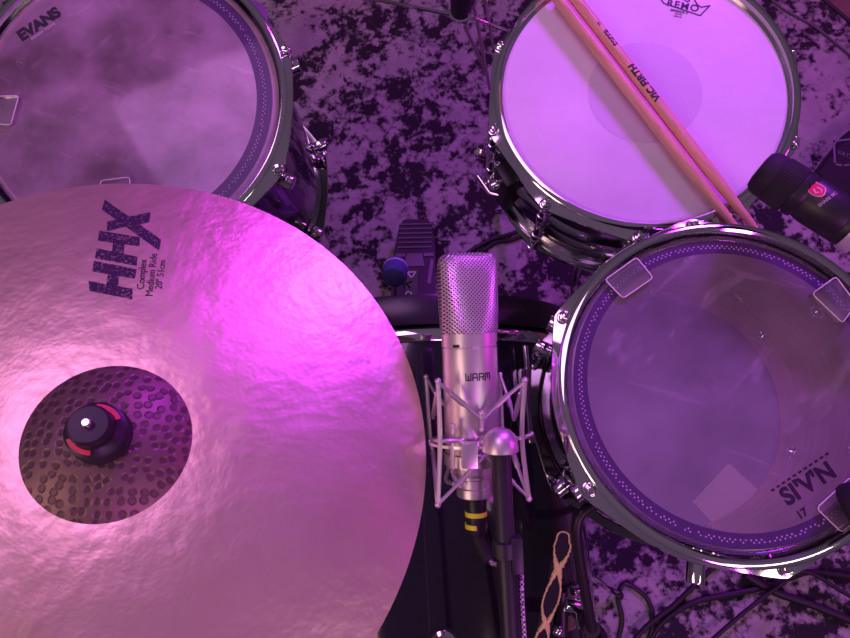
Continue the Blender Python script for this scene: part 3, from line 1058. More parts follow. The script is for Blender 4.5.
for pts, k_ in glyphs:
    ps = [Vector((x * .0046 + (k_ - 1.5) * .0058, y * .0056)) for x, y in pts]
    for a, b_ in zip(ps, ps[1:]):
        n_ = max(1, int((b_ - a).length / .0012))
        d = (b_ - a).normalized() * .0005
        nn = Vector((-d.y, d.x))
        a2, b2_ = a - d, b_ + d
        for q in range(n_):
            p, r_ = a2.lerp(b2_, q / n_), a2.lerp(b2_, (q + 1) / n_)
            bdg.prism([tuple(p + nn), tuple(r_ + nn), tuple(r_ - nn), tuple(p - nn)], .0002, None, 0, wm)
bdg.build('badge', INK, mic, smooth=False)
MB().box((.0060, .002, .0026), Matrix.Rotation(-.75, 4, 'Z') @ Matrix.Translation((0, -.0246, .1355))).build('pattern_switch', INK, mic)
MB().cyl((.0246 * math.cos(-.55), .0246 * math.sin(-.55), .1365), (.0255 * math.cos(-.55), .0255 * math.sin(-.55), .1365), .0014, None, 12).build('screw', INK, mic)

cradle = thing('shock_mount', 'nickel wire shock mount cage gripping the studio microphone', 'mount', micM)
def cw(px, py, dd):                                        # dd: towards the camera from the mic axis
    return at(px, py, MD - dd)
# clamp sleeve round the body
MB().lathe([(.0252, .0300), (.0262, .0300), (.0262, .0400), (.0252, .0400)], 64).build('sleeve', RODNICKEL, cradle)
MB().box((.014, .010, .022), Matrix.Translation((-.0055, -.0315, .0440)), .0015).build('clamp_tab', RODNICKEL, cradle)
MB().lathe([(.0385, .0485), (.0405, .0485), (.0405, .0510), (.0385, .0510)], 64, Matrix.Diagonal((.98, .80, 1, 1))).build('ring', RODNICKEL, cradle)
rp = MB().lathe([(.0183, .0190), (.0199, .0190), (.0199, .0207), (.0183, .0207)], 64).build('lower_ring', RODNICKEL, cradle)
rods = {
 'post': [[(438, 381, .036), (440, 440, .034), (438, 505, .036)], [(426, 377, -.028), (430, 434, -.020), (433, 453, -.014)], [(433, 453, -.014), (438, 505, .034)],
          [(525, 380, .034), (522, 438, .032), (529, 499, .034)], [(500, 375, -.030), (502, 428, -.034)], [(451, 376, -.034), (449, 430, -.034), (451, 470, -.034)]],
 'elastic': [[(439, 383, .036), (455, 397, .034), (482, 420, .030)], [(524, 382, .034), (505, 398, .032), (482, 420, .030)],
             [(439, 503, .036), (462, 480, .034), (485, 456, .030)], [(529, 498, .034), (510, 480, .032), (487, 456, .030)],
             [(426, 377, -.028), (438, 398, -.03), (450, 410, -.026)], [(439, 383, .036), (433, 418, -.015)], [(500, 375, -.03), (508, 398, -.02), (514, 420, .0)], [(524, 382, .034), (514, 420, 0)],
             [(529, 498, .034), (516, 462, .03), (512, 445, .02)]],
 'spar': [[(431, 440, -.016), (440, 441, .034), (462, 441, .033)], [(512, 438, .02), (522, 438, .032), (531, 434, 0)], [(482, 413, .0305), (482, 430, .0305)], [(453, 426, .030), (453, 472, .024), (460, 486, .018)], [(449, 468, -.01), (446, 480, .0), (454, 484, .010)]],
}
for nm, lst in rods.items():
    for pth in lst:
        rr = {'post': .0021, 'elastic': .0016, 'spar': .0019}[nm]
        pts = [cw(*p) for p in pth]
        b = MB().tube(smooth_path(pts, 6), rr, 10)
        if nm == 'elastic':
            mid = smooth_path(pts, 6)
            i0 = int(len(mid) * .42)
            b.tube(mid[i0:i0 + 4], .0024, 10)
        else:
            for p in (pts[0], pts[-1]):
                b.sphere(p, rr * 1.35, (1, 1, 1), 10)
        b.build(nm, RODNICKEL, cradle, world=True)
dome_c = cw(500.5, 451, .045)
dm_M = Matrix.Translation(dome_c) @ Matrix((mx_, my, mz)).transposed().to_4x4()
MB().solid([(.0135, -.001), (.0150, .0), (.0150, .003), (.0142, .0085), (.0122, .0135), (.0085, .0172), (.004, .0188), (.001, .019)], 48, dm_M).build('swivel_cap', NICKEL, cradle, world=True)
MB().cyl(dome_c + mz * .006, cw(482, 440, .0315), .004, .004, 12).build('swivel_link', NICKEL, cradle, world=True)

# ---- boom and stand
b0 = dome_c - mz * .0018
b1 = cw(511, 640, .045)
bd = (b1 - b0).normalized()
b2 = b0 + bd * .95
bst = thing('mic_boom_stand', 'black tubular boom stand carrying the studio mic', 'stand', Matrix.Translation((b2.x, b2.y, RZ)))
MB().cyl(b0, b2, .0082, .0090, 28, .001).build('boom_tube', BLACK, bst, world=True)
clip = b0 + bd * .078
Mc = frame(clip, C2W @ Vector((0, 0, 1)), bd)
MB().lathe([(.0088, -.007), (.0112, -.006), (.0112, .006), (.0088, .007)], 28, Matrix.Translation(clip) @ bd.to_track_quat('Z', 'Y').to_matrix().to_4x4()).build('cable_clip', BLACK, bst, world=True)
MB().box((.030, .010, .012), Mc @ Matrix.Translation((.004, .008, .004)), .002).build('clip_jaw', BLACK, bst, world=True)
MB().cyl(b2 + Vector((0, 0, .03)), (b2.x, b2.y, .12), .011, .013, 20).build('column', BLACK, bst, world=True)
MB().sphere(b2, .026, (1, 1, 1), 18).build('swivel', BLACK, bst, world=True)
for a in (-90, 30, 150):
    ca, sa = math.cos(math.radians(a)), math.sin(math.radians(a))
    MB().tube([(b2.x, b2.y, .13), (b2.x + ca * .28, b2.y + sa * .28, RZ + .009)], .008, 10).build('leg', BLACK, bst, world=True)

# ---- mic cable
cab = thing('mic_cable', 'black mic cable with two yellow bands, plugged into the studio mic', 'cable', micM)
cb0 = cw(475.5, 497, 0)
cb1 = cw(477, 533, 0.001)
mzz = (cb0 - cb1).normalized()
MB().cyl(cb0 + mzz * .004, cb1, .0098, .0090, 28, .001).build('plug', BLACK, cab, world=True)
for yy in (513, 525):
    p = cw(476.0, yy, 0)
    MB().cyl(p + mzz * .0020, p - mzz * .0022, .0099, None, 28).build('yellow_band', YELLOW, cab, world=True)
MB().tube(smooth_path([cb1 + mzz * .003, cw(479, 541, .002), cw(485, 553, .006), cw(490, 561, .010)], 6), .006, 14, None).build('strain_relief', RUBBER, cab, world=True)
pth = smooth_path([cw(488, 557, .009), cw(492, 563, .014), cw(499, 565, .024), cw(509, 566, .026), cw(519.5, 564, .032), cw(521.5, 575, .038), cw(522, 600, .042), cw(524.5, 640, .046), cw(530, 720, .046), cw(541, 900, .046)], 8)
MB().tube(pth, .0020, 10).build('cord', BRAID, cab, world=True)

# ================================================================== DRUMSTICKS
def drumstick(label, edgeA, edgeB, z0, z1, length=.406, text=False):
    """shoulder-end position and a far point on the head plane, resting on the hoop"""
    a = snM @ to_local(snM, *edgeA, z0)
    b_ = snM @ to_local(snM, *edgeB, z1)
    d = (a - b_).normalized()                              # towards the tip
    tip = a + d * .030
    M = frame(tip - d * length, d, snM.to_3x3() @ Vector((0, 0, 1)))
    r = thing('drumstick', label, 'drumstick', M, 'drumsticks on the snare')
    Lg = length
    MB().solid([(.0040, 0), (.0064, .0015), (.0070, .006), (.0071, .02), (.0071, Lg - .13), (.0071, Lg - .10), (.0055, Lg - .055), (.0042, Lg - .022), (.0034, Lg - .014), (.0037, Lg - .011), (.0049, Lg - .006), (.0046, Lg - .002), (.0020, Lg)], 32).build('shaft', STICK, r)
    if text:
        def sm(zc, sgn=1):
            def f(co):
                an = co.y / .0071 - .1
                rr = .0072 + co.z
                return Vector((rr * math.cos(an), rr * math.sin(an), zc - co.x))
            return f
        t = MB()
        zt = lambda px, py: (M.inverted() @ (snM @ to_local(snM, px, py, z1))).z
        t.text('VIC FIRTH', .0122, sm(zt(641, 86)), .0001, .05, spacing=1.04, cut=('y', .0012))
        t.build('printed_name', INK, r)
        t = MB()
        t.text('terra', .0125, sm(zt(609, 41)), .0001, .03, cut=('y', .0012))
        t.text('TM', .004, sm(zt(597.5, 27.5)), .0001, .04)
        t.build('printed_model', INK, r)
    return r
drumstick('left drumstick of the pair on the snare, plain golden side up', (730.2, 221), (558.8, 0), H_S + .0068, H_S + .0085)
drumstick('right drumstick of the pair on the snare, with dark printed lettering', (747.8, 219.5), (576.0, 0), H_S + .0068, H_S + .0085, text=True)

# ================================================================== SNARE DETAILS
dl = MB()
dc = to_local(snM, 644.5, 92, sz)
dl.prism([(dc.x + .0695 * math.cos(2 * PI * i / 72), dc.y + .0695 * math.sin(2 * PI * i / 72)) for i in range(72)], .0003, None, sz)
dl.build('center_dot', DOT, sn_head)
pr = MB()
def sn_map(c, e1_, h):
    e2_ = Vector((-e1_.y, e1_.x))
    def f(co):
        return Vector((c.x + e1_.x * co.x + e2_.x * co.y, c.y + e1_.y * co.x + e2_.y * co.y, sz + h + co.z))
    return f
def zr(x, y):
    return (640 + x / 4.0476, y / 4.0476)
def sl(x, y):
    return to_local(snM, *zr(x, y), sz)
c0 = sl(173, 25)
e = (sl(270, 44) - sl(80, 6))
e = Vector((e.x, e.y)).normalized()
pr.text('REMO', .0135, sn_map(c0, e, .0003), .0001, .025, spacing=1.2)
pr.text("EMPEROR X", .0042, sn_map(sl(158, 48), e, .0003), .0001, .03)
pr.text('COATED', .0024, sn_map(sl(155, 58), e, .0003), .0001, .02)
pr.text('LEVEL 360', .0024, sn_map(sl(152, 68), e, .0003), .0001, .02)
def stroke(pts, w):
    ps = [Vector((sl(*p).x, sl(*p).y)) for p in pts]
    for a, b_ in zip(ps, ps[1:]):
        d = (b_ - a).normalized()
        nn = Vector((-d.y, d.x)) * w / 2
        pr.prism([tuple(a + nn - d * w * .4), tuple(b_ + nn + d * w * .4), tuple(b_ - nn + d * w * .4), tuple(a - nn - d * w * .4)], .0002, None, sz + .0003)
stroke([(84, -2), (96, 14), (243, 64), (282, 24), (268, 26), (248, 30), (232, 20), (222, 4), (216, -20)], .0016)
stroke([(84, -2), (108, -4), (124, -14), (130, -30)], .0016)
stroke([(188, -12), (200, 4), (192, 8), (176, -2)], .0016)
pr.build('maker_logo', INK, sn_head)
# throw-off on the near left of the shell
to = MB()
Mt = Matrix.Rotation(math.radians(207), 4, 'Z') @ Matrix.Translation((.1778 + .010, 0, H_S * .5))
to.box((.020, .034, .085), Mt, .004)
tof = to.build('throw_off', BLACK, snare)
MB().tube([Mt @ Vector((.008, 0, -.02)), Mt @ Vector((.018, -.010, -.022)), Mt @ Vector((.020, -.042, -.024))], .0035, 12).build('lever', CHROME, tof)
MB().cyl(Mt @ Vector((.008, .0, .025)), Mt @ Vector((.024, 0, .025)), .007, .0065, 16, .001).build('knob', CHROME, tof)
bd_ = MB()
bdg = math.radians(262)
def snshell(a0, z0):
    def f(co):
        a = a0 + co.x / .178
        return Vector(((.1800 + co.z) * math.cos(a), (.1800 + co.z) * math.sin(a), z0 + co.y))
    return f
# stand under the snare
sst = thing('snare_stand', 'chrome basket stand holding the snare drum', 'stand', Matrix.Translation(((snM @ Vector((0, 0, 0))).x, (snM @ Vector((0, 0, 0))).y, RZ)))
cbot = snM @ Vector((0, 0, -.075))
colb = Vector((cbot.x, cbot.y, .16))
MB().cyl(cbot, colb, .0125, .0125, 18).build('column', CHROME, sst, world=True)
for a in (55, 175, 295):
    ar = math.radians(a)
    ca, sa = math.cos(ar), math.sin(ar)
    MB().tube(smooth_path([cbot, snM @ Vector((ca * .10, sa * .10, -.045)), snM @ Vector((ca * .193, sa * .193, -.016)), snM @ Vector((ca * .202, sa * .202, -.003))], 5), .006, 12).build('basket_arm', CHROME, sst, world=True)
    fo = Vector((cbot.x + math.cos(ar - .436) * .17, cbot.y + math.sin(ar - .436) * .17, RZ + .008))
    MB().tube([(cbot.x, cbot.y, .26), fo], .007, 10).build('leg', CHROME, sst, world=True)

# ================================================================== HEAD DETAILS: pads and prints
gel_pad('damper_gel', tomM, tz + .0003, [(604, 281), (635.5, 258.5), (652, 279), (622, 299.5)], 'clear square damper gel at the upper left of the rack tom head', 'damper gels')
gel_pad('damper_gel', tomM, tz + .0003, [(807.5, 296), (831, 279), (851, 306), (837.5, 325)], 'thick clear damper gel at the upper right of the rack tom head', 'damper gels', .008)
gel_pad('damper_gel', tomM, tz + .0003, [(814, 508), (848, 477), (872, 505), (839, 532)], 'clear damper gel at the lower right of the rack tom head, by the frame edge', 'damper gels')
gel_pad('damper_gel', ftM, fz + .0003, [(-1, 98), (21, 97), (13, 126.5), (-5, 125)], 'clear curled damper gel at the left edge of the floor tom head', 'damper gels')
gel_pad('damper_gel', ftM, fz + .0003, [(102, 182), (131, 178), (133, 200), (104, 204)], 'clear damper gel on the floor tom head, half hidden by the cymbal', 'damper gels')
REFL_PALE = mat('pale_reflection', (.88, .78, .86), .7)
REFL_SHADE = mat('pale_reflection_shade', (.48, .41, .50), .7)
pz = .0088
# pale square modelled on the bottom head as a ceiling panel's reflection
def tl(x, y, z=.0090):
    p = to_local(tomM, 520 + x / 2.576, 400 + y / 2.576, z)
    return p
panel_reflection = MB()
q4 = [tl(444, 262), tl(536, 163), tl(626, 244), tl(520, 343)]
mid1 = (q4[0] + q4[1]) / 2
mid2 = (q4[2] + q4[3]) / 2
panel_reflection.prism([(p.x, p.y) for p in (q4[0], mid1, mid2, q4[3])], .0014, tomM, .0090)
panel_reflection.prism([(p.x, p.y) for p in (mid1, q4[1], q4[2], mid2)], .0022, tomM, .0090)
po = panel_reflection.build('painted_reflection', REFL_PALE, smooth=False)
tag(po, 'pale square inside the rack tom, a painted ceiling-panel reflection', 'panel_reflection')
# hand lettered tape inside the far wall of the tom
tp = MB()
TAPE = mat('dim_tape', (.40, .30, .34), .7)
def on_tom_wall(px, py, r):
    Mi = tomM.inverted()
    o = Mi @ CAM
    d = Mi.to_3x3() @ ray(px, py)
    a = d.x ** 2 + d.y ** 2
    b_ = o.x * d.x + o.y * d.y
    c_ = o.x ** 2 + o.y ** 2 - r * r
    return o + d * ((-b_ + math.sqrt(max(b_ * b_ - a * c_, 0))) / a)
# air vent through the far wall and a mount knob on the near side
gv = on_tom_wall(735, 296, .1466)
gi = Vector((-gv.x, -gv.y, 0)).normalized()
MB().lathe([(.005, .0), (.0055, .004), (.0085, .005), (.0115, .0035), (.0125, .0004), (.005, .0004)], 32, frame(gv, gi, Vector((0, 0, 1)))).build('air_vent', CHROME, tom_shell)
ka = math.radians(262)
kd = Vector((math.cos(ka), math.sin(ka), 0))
kb = MB()
kb.cyl(kd * .1527 + Vector((0, 0, .145)), kd * .158 + Vector((0, 0, .145)), .012, .011, 24, .001)
kb.cyl(kd * .157 + Vector((0, 0, .145)), kd * .187 + Vector((0, 0, .145)), .0088, .0088, 24, .0015)
kb.build('mount_knob', CHROME, tom)
# printed lettering lies just under the batter head
hm_c = to_local(tomM, 808, 484, tz)
ea = to_local(tomM, 845, 462, tz) - to_local(tomM, 780, 502, tz)
ea = Vector((ea.x, ea.y)).normalized()
eb = Vector((-ea.y, ea.x))
def tmap(c):
    def f(co):
        return Vector((c.x + ea.x * co.x + eb.x * co.y, c.y + ea.y * co.x + eb.y * co.y, tz + .0003 + co.z))
    return f
tp.text('SI\'V\'N', .021, tmap(hm_c), .0001, .04, spacing=1.05)
tp.text('17', .010, tmap(to_local(tomM, 802, 514, tz)), .0001, .03)
for i in range(11):
    t_ = i / 10
    p = to_local(tomM, 772 + t_ * 54, 489 - t_ * 36, tz)
    tp.text('-', .012, tmap(p), .0001, .03)
tp.build('marker_scrawl', INK, tom_head)
# EVANS print on the floor tom
ep = MB()
def fl_(x, y):
    return to_local(ftM, x / 6.071, y / 6.071, fz)
ec = fl_(238, 148)
e = fl_(350, 75) - fl_(125, 225)
e = Vector((e.x, e.y)).normalized()
e2 = Vector((-e.y, e.x))
def fmap(c, sh=0):
    def f(co):
        return Vector((c.x + e.x * co.x + e2.x * co.y, c.y + e.y * co.x + e2.y * co.y, fz + .0003 + co.z))
    return f
ep.text('EVANS', .0185, fmap(ec), .0001, .055, spacing=.98)
ep.build('maker_logo', INK, ft_head)
ep = MB()
ep.text('GENERA  CLEAR', .0045, fmap(fl_(262, 192)), .0001, .05)
ep.build('model_print', GREYINK, ft_head)

# ================================================================== TOM HOLDER
th = thing('tom_holder', 'chrome tom holder clamp between the bass drum and rack tom', 'mount', Matrix.Translation(at(573, 600, .74)))
hp = on_bass(568, 606, BR)
if hp is None:
    hp = on_bass(556, 606, BR)
hw = bM @ hp
hn = bM.to_3x3() @ Vector((hp.x, hp.y, 0)).normalized()
top_post = hw + hn * .012 + Vector((0, 0, .10))
MB().box((.05, .07, .008), frame(hw + hn * .0068, hn, bax), .002).build('base_plate', CHROME, th, world=True)
MB().cyl(hw + hn * .009, top_post, .0095, None, 18).build('post', BLACK, th, world=True)
wall_pt = tomM @ Vector((.1560 * math.cos(math.radians(226)), .1560 * math.sin(math.radians(226)), .11))
wall_out = tomM @ Vector((.19 * math.cos(math.radians(226)), .19 * math.sin(math.radians(226)), .11))
MB().tube(smooth_path([top_post, wall_out, wall_pt], 6), .0060, 14).build('arm', BLACK, th, world=True)
MB().cyl(at(572, 591, .72), at(581, 591, .725), .0055, None, 16, .001).build('wing_bolt', CHROME, th, world=True)
wb = MB().cyl(at(563, 604, .71), at(583, 606, .72), .0085, .0085, 18, .001).build('clamp_bolt', CHROME, th, world=True)
MB().cyl(at(578, 606, .72), at(578, 628, .73), .0022, None, 10).build('bolt_tail', CHROME, th, world=True)
MB().sphere(at(558, 631, .70), .0065, (1, 1, 1), 14).build('key_bolt', CHROME, th, world=True)
MB().cyl(at(562, 590, .715), at(562, 634, .72), .007, None, 14).build('clamp_body', BLACK, th, world=True)

# ================================================================== EMBROIDERED STRAP
SD = .66
strap_pts = [(563, 531), (561.5, 548), (557.5, 568), (553, 590), (548.5, 606), (545.5, 622), (541, 640), (537, 662), (532, 690)]
sp_ = smooth_path([at(x, y, SD + .0003 * (y - 531)) for x, y in strap_pts], 8)
band = MB()
cdz = C2W @ Vector((0, 0, 1))
rings = []
for i, p in enumerate(sp_):
    d = (sp_[min(i + 1, len(sp_) - 1)] - sp_[max(i - 1, 0)]).normalized()
    w = d.cross(cdz).normalized() * (.0082 if i > 1 else .004 + .002 * i)
    rings.append([p + w - cdz * .001, p + w + cdz * .001, p + cdz * .0018, p - w + cdz * .001, p - w - cdz * .001])
strap = thing('cable_strap', 'black strap with gold cross-stitching hanging beside the rack tom', 'strap', Matrix.Translation(sp_[-1]))
band.ring_loft(rings, True, (True, True)).build('webbing', WEB, strap, world=True)
tot = len(sp_) - 1
for s in (-1, 1):
    pts = []
    for i in range(0, tot * 3 + 1):
        u = i / 3
        k0 = min(int(u), tot - 1)
        p = sp_[k0].lerp(sp_[k0 + 1], u - k0)
        d = (sp_[min(k0 + 1, tot)] - sp_[k0]).normalized()
        w = d.cross(cdz).normalized()
        # edges cross at 568 (index 16) and 622 (index 40)
        ph = (u - 16) / 24
        wv = math.sin(PI * ph)
        if u < 16:
            wv = math.sin(PI * (u - 16) / 20)
            if u < 6:
                wv = -math.sqrt(max(0, 1 - ((6 - u) / 6) ** 2)) * .81
        wv = math.copysign(min(abs(wv) ** .8, 1), wv)
        jit = (random.random() - .5) * .0012
        pts.append(p + w * (s * wv * .0086 + jit) + cdz * (.0024 + s * .0004))
    rad = [.0006 + random.random() * .0006 + .0024 * math.exp(-((((i_ / 3 - 16) / 24 + .5) % 1 - .5) * 6) ** 2) for i_ in range(len(pts))]
    MB().tube(pts, .0015, 8, rad).build('gold_stitch', GOLD, strap, world=True)

# ================================================================== BLACK DRUM MIC over the snare edge (right)
m0 = at(765, 172.7, .575)
m1 = at(849, 224.5, .552)
ax = (m1 - m0).normalized()
dmM = frame(m0, ax, C2W @ Vector((0, 0, 1)))
dmic = thing('drum_microphone', 'fat black drum mic with red shield badge, aimed at the snare', 'microphone', dmM, 'black drum microphones')
DR = .0206
FOAM = mat('foam_black', (.014, .012, .018), .75)
MB().solid([(.010, -.007), (.0165, -.0058), (.0200, -.002), (.0212, .003), (.0214, .0085), (.0208, .0098)], 56).build('grille_cap', FOAM, dmic)
MB().lathe([(.0160, .0098), (.0208, .0098), (.0215, .0112, 1), (.0215, .0290, 1), (.0208, .0302), (.0160, .0302)], 224, None, lambda a: (.0006 if int(a / (2 * PI) * 112 + .25) % 2 else 0)).build('knurled_ring', RUBBER, dmic)
MB().solid([(.0160, .0303), (.0214, .0305), (.0214, .0385), (.0204, .0400), (.0200, .0410), (DR, .0420), (DR, .0790), (.0201, .0798), (DR, .0806), (DR, .0865), (.016, .0870)], 72).build('body', BLACK, dmic)
MB().lathe([(.0198, .0872), (.0216, .0872), (.0220, .0885), (.0220, .0975), (.0216, .0988), (.0198, .0988)], 72).build('silver_band', SILVERBAND, dmic)
MB().solid([(.0190, .0872), (.0194, .0990), (.0194, .122), (.017, .130), (.010, .134)], 48).build('tail', BLACK, dmic)
def dm_map(zc, a0, r=DR + .0001):
    # x of the design runs across (around), y along; readable with +axis to the lower right
    def f(co):
        a = a0 + co.x / r
        rr = r + .0002 + co.z
        return Vector((rr * math.cos(a), rr * math.sin(a), zc + co.y))
    return f
def dm_pos(px, py):
    Mi = dmM.inverted()
    o = Mi @ CAM
    d = Mi.to_3x3() @ ray(px, py)
    r = (DR + .0001)
    a = d.x ** 2 + d.y ** 2
    b_ = o.x * d.x + o.y * d.y
    c_ = o.x ** 2 + o.y ** 2 - r * r
    p = o + d * ((-b_ - math.sqrt(max(0, b_ * b_ - a * c_))) / a)
    return math.atan2(p.y, p.x), p.z
def dm_px(pts, bmb, h):
    vs0, vs1 = [], []
    for p in pts:
        a, z = dm_pos(*p)
        for lst, rr in ((vs0, (DR + .0001)), (vs1, (DR + .0001) + h)):
            lst.append(bmb.bm.verts.new((rr * math.cos(a), rr * math.sin(a), z)))
    n = len(pts)
    for i in range(n):
        j = (i + 1) % n
        bmb.bm.faces.new((vs0[i], vs0[j], vs1[j], vs1[i]))
    bmb.bm.faces.new(vs1)
    bmb.bm.faces.new(list(reversed(vs0)))
def sh(x, y):
    return (740 + x / 6.382, 140 + y / 6.382)
def shield(k):
    base_ = [(424, 320), (452, 290), (484, 268), (520, 290), (546, 308), (548, 330), (538, 352), (518, 364), (490, 362), (456, 350)]
    cx_, cy_ = 488, 320
    return [sh(cx_ + (x - cx_) * k, cy_ + (y - cy_) * k) for x, y in base_]
b = MB(); dm_px(shield(1.0), b, .0005); b.build('badge_rim', WHITEINK, dmic)
b = MB(); dm_px(shield(.88), b, .0008); b.build('badge', REDEN, dmic)
b = MB()
for q in ([(462, 318), (472, 310), (486, 340), (476, 346)], [(476, 346), (480, 336), (502, 330), (500, 340)], [(486, 308), (490, 300), (522, 318), (516, 324)], [(516, 318), (524, 320), (518, 340), (510, 338)]):
    dm_px([sh(*p) for p in q], b, .0011)
b.build('badge_emblem', mat('pink_print', (.75, .35, .65), .5), dmic)
b = MB()
def dm_text(s_, p, q, size, bold):
    (a0, z0), (a1, z1) = dm_pos(*p), dm_pos(*q)
    r = (DR + .0001)
    am, zm = (a0 + a1) / 2, (z0 + z1) / 2
    ev = Vector(((a1 - a0) * r, z1 - z0)).normalized()
    # keep lettering readable from outside: perpendicular on the unrolled sheet seen from outside
    ew = Vector((-ev.y, ev.x))
    def f(co):
        x = ev.x * co.x + ew.x * co.y
        y = ev.y * co.x + ew.y * co.y
        a = am + x / r
        rr = r + .0003 + co.z
        return Vector((rr * math.cos(a), rr * math.sin(a), zm + y))
    b.text(s_, size, f, .0001, bold)
dm_text('SHARE MC', sh(500, 424), sh(614, 336), .0040, .03)
dm_text('C-TYPE', sh(320, 400), sh(398, 322), .0030, .0)
dm_text('DRUM', sh(316, 372), sh(372, 322), .0022, .0)
b.build('lettering', GREYINK, dmic)
b = MB()
for p in ((312, 334), (460, 204)):
    dm_px([sh(p[0] + 7 * math.cos(t), p[1] + 7 * math.sin(t)) for t in (0, .8, 1.57, 2.35, 3.14, 3.9, 4.7, 5.5)], b, .0006)
b.build('index_dots', WHITEINK, dmic)
# its short stand
ms = thing('drum_mic_stand', 'short black stand holding the drum mic with the red badge', 'stand', Matrix.Translation((m1.x + .05, m1.y - .06, RZ)))
tail = m0 + ax * .136
fx = Vector((tail.x + .34, tail.y - .02, RZ))
MB().tube([tail, Vector((fx.x, fx.y, tail.z - .03))], .008, 12).build('arm', BLACK, ms, world=True)
MB().cyl((fx.x, fx.y, tail.z + .0), (fx.x, fx.y, RZ + .02), .009, None, 16).build('column', BLACK, ms, world=True)
MB().cyl((fx.x, fx.y, RZ + .0006), (fx.x, fx.y, RZ + .02), .10, .09, 32, .004).build('base', BLACK, ms, world=True)

# mic at the right edge over the tom
e0_ = at(869, 511, .515)
ea_ = cdir(.75, .45, .45)
eM = frame(e0_, ea_, C2W @ Vector((0, 0, 1)))
em = thing('drum_microphone', 'black knurled drum mic poking in at the right edge over the rack tom', 'microphone', eM, 'black drum microphones')
MB().lathe([(.020, -.002), (.0250, -.002), (.0256, .0), (.0256, .010), (.0250, .012), (.020, .012)], 96, None, None).build('grey_collar', mat('grey_rubber', (.05, .05, .05), .6), em)
MB().solid([(.0200, -.016), (.0240, -.014), (.0262, -.010), (.0262, -.002), (.024, -.001)], 72).build('knurled_cap', RUBBER, em)
MB().solid([(.021, .011), (.0235, .012), (.0235, .08), (.020, .09)], 48).build('body', BLACK, em)
es = thing('drum_mic_stand', 'black stand carrying the mic at the right edge over the rack tom', 'stand', Matrix.Translation((e0_.x + .28, e0_.y - .06, RZ)))
tl2 = e0_ + ea_ * .0985
MB().tube([tl2, (e0_.x + .28, e0_.y - .06, tl2.z + .02)], .008, 12).build('arm', BLACK, es, world=True)
MB().cyl((e0_.x + .28, e0_.y - .06, tl2.z + .03), (e0_.x + .28, e0_.y - .06, RZ + .01), .009, None, 16).build('column', BLACK, es, world=True)
MB().cyl((e0_.x + .28, e0_.y - .06, RZ + .0006), (e0_.x + .28, e0_.y - .06, RZ + .02), .10, .09, 32, .004).build('base', BLACK, es, world=True)

# ================================================================== STICK BAG on the rug (upper right)
BAG = mat('bag_nylon', (.012, .010, .016), .8)
def bagp(x, y, z=RZ + .055):
    return on(x, y, z)
Bg = MB()
q = [bagp(826, 186), bagp(818, 172), bagp(852, 128), bagp(925, 90), bagp(960, 150), bagp(880, 200), bagp(838, 192)]
c_ = sum(q, Vector()) / len(q)
rings = []
for z, k in ((RZ + .0006, .96), (RZ + .012, 1.0), (RZ + .04, 1.0), (RZ + .052, .97), (RZ + .056, .90)):
    rings.append([Vector((c_.x + (p.x - c_.x) * k, c_.y + (p.y - c_.y) * k, z)) for p in q])
Bg.ring_loft(rings, True, (True, True))
bag = thing('stick_bag', 'black nylon stick bag with shield logo lying on the rug, far right', 'bag', Matrix.Translation((c_.x, c_.y, RZ)))
bgb = Bg.build('bag_body', BAG, bag, world=True)
logo = MB()
zb = RZ + .0562
def bl(x, y):
    p = on(730 + x / 5.317, 130 + y / 5.317, zb)
    return (p.x, p.y)
Mz = Matrix.Translation((0, 0, zb))
poly = [bl(552, 60), bl(556, 182), bl(600, 190), bl(638, 184), bl(700, 170), bl(720, 40)]
outline(poly, .0040, Mz, 0, .001)
pA, pB = Vector(bl(575, 118)), Vector(bl(655, 150))
ev = (pB - pA).normalized()
ew = Vector((-ev.y, ev.x))
mid = Vector(bl(620, 136))
logo.text('VATER', .0135, lambda co: Vector((mid.x + ev.x * co.x + ew.x * co.y, mid.y + ev.y * co.x + ew.y * co.y, zb + .0005 + co.z)), .0003, .0)
logo.build('bag_logo', mat('dim_print', (.16, .14, .18), .7), bag, world=True, smooth=False)

# ================================================================== HI-HAT STAND (top centre)
hb = at(461, 14, .98)
hs = thing('hi_hat_stand', 'black tubed stand with chrome legs at the top, left of the snare', 'stand', Matrix.Translation((hb.x, hb.y, RZ)))
MB().cyl(hb + Vector((0, 0, .26)), hb, .0165, None, 28, .002).build('column', BLACK, hs, world=True)
MB().lathe([(.0166, .0), (.0186, .001), (.0186, .006), (.0166, .007)], 32, Matrix.Translation(hb)).build('collar', CHROME, hs, world=True)
l1 = at(370, -2, 1.06)
a0_ = at(449, 14.5, .985)
far = on(270, -20, RZ + .008)
MB().tube([hb + Vector((0, 0, .004)), a0_, l1, far], .0032, 10).build('leg', CHROME, hs, world=True)
a1_ = at(486, 23, 1.0)
far = on(540, 42, RZ + .008)
MB().tube([hb + Vector((0, 0, .004)), a1_, far], .0035, 10).build('leg', CHROME, hs, world=True)
MB().tube([at(465, 27, .99), at(488, 76, 1.18)], .0030, 10).build('leg', STEEL, hs, world=True)
MB().tube([at(470, -14, .93), at(490, 90, 1.20)], .0028, 10).build('leg_brace', STEEL, hs, world=True)
MB().tube([at(483, -14, .95), at(493, 46, 1.08)], .0024, 10).build('leg_brace', STEEL, hs, world=True)
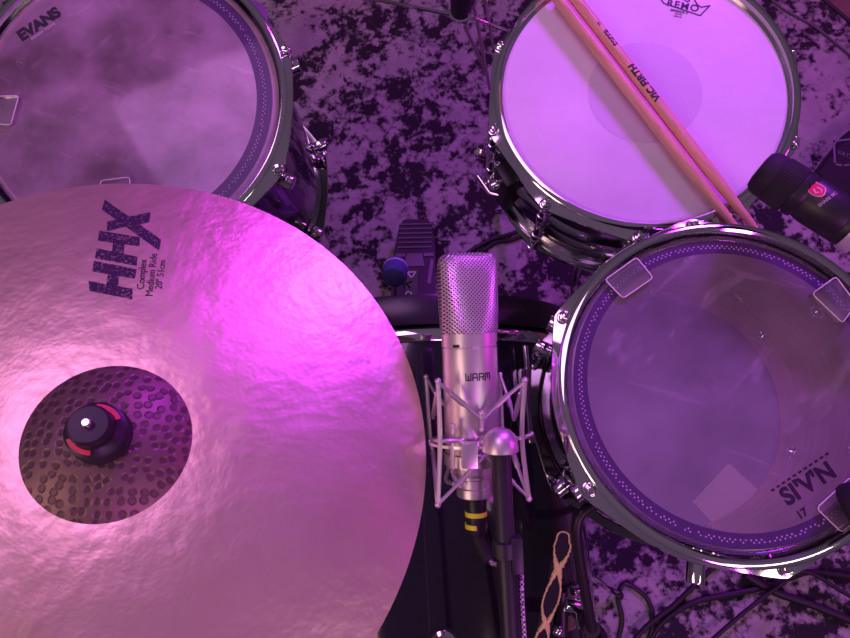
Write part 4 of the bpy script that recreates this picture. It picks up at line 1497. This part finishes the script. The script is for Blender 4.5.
MB().cyl(at(472, 2, .95), at(474, 4, .955), .006, None, 12).build('bolt', CHROME, hs, world=True)
MB().cyl(at(484, 0, .955), at(486, 1, .957), .006, None, 12).build('bolt', CHROME, hs, world=True)

# ================================================================== CUP behind floor tom
cpz = on(250, 22, .20)
CUPM = mat('purple_plastic', (.22, .10, .32), .5)
MB_ = MB().solid([(.030, RZ), (.031, RZ + .002), (.046, .205), (.046, .21), (.043, .212)], 40, Matrix.Translation((cpz.x - .004, cpz.y, 0)))
cup = MB_.build('plastic_cup', CUPM)
tag(cup, 'rounded purple cup half hidden behind the floor tom rim', 'cup')

# ================================================================== CABLES ON THE RUG
def cable(label, pts, r=.0042, mt=None, z=None):
    p = smooth_path([on(x, y, (z or RZ) + r) for x, y in pts], 8)
    o = MB().tube(p, r, 10).build('floor_cable', mt or CABLE)
    return tag(o, label, 'cable', 'cables on the rug')
cable('black cable looping on the rug below the rack tom, leftmost loop', [(640, 660), (652, 628), (650, 604), (638, 590), (624, 584), (618, 598), (622, 622), (612, 660)], .0045)
cable('black cable curving from the bottom edge up under the rack tom', [(640, 660), (660, 625), (690, 604), (722, 596), (760, 588), (790, 578), (815, 572), (870, 580)], .0055)
cable('straight black cable running diagonally under the rack tom hoop', [(618, 660), (645, 628), (675, 604), (705, 575), (740, 545)], .005, z=RZ + .010)
cable('thick dark cable running off to the lower right corner', [(745, 575), (775, 592), (810, 604), (850, 620), (900, 640)], .008)
cable('black cable arching at the right edge beside the rack tom', [(690, 660), (735, 620), (780, 585), (806, 572), (850, 596), (900, 620)], .004, z=RZ + .018)
cable('black cable pair lying on the rug under the snare, upper strand', [(455, 262), (472, 250), (490, 240), (504, 236), (520, 230), (545, 215)], .0045)
cable('black cable pair lying on the rug under the snare, lower strand', [(462, 262), (480, 253), (494, 243), (512, 240), (530, 232), (552, 222)], .0045)
cable('thin grey cable crossing the rug at the upper right', [(765, -6), (785, 10), (815, 27), (850, 55), (880, 80)], .0028, mat('grey_cable', (.12, .10, .13), .5))
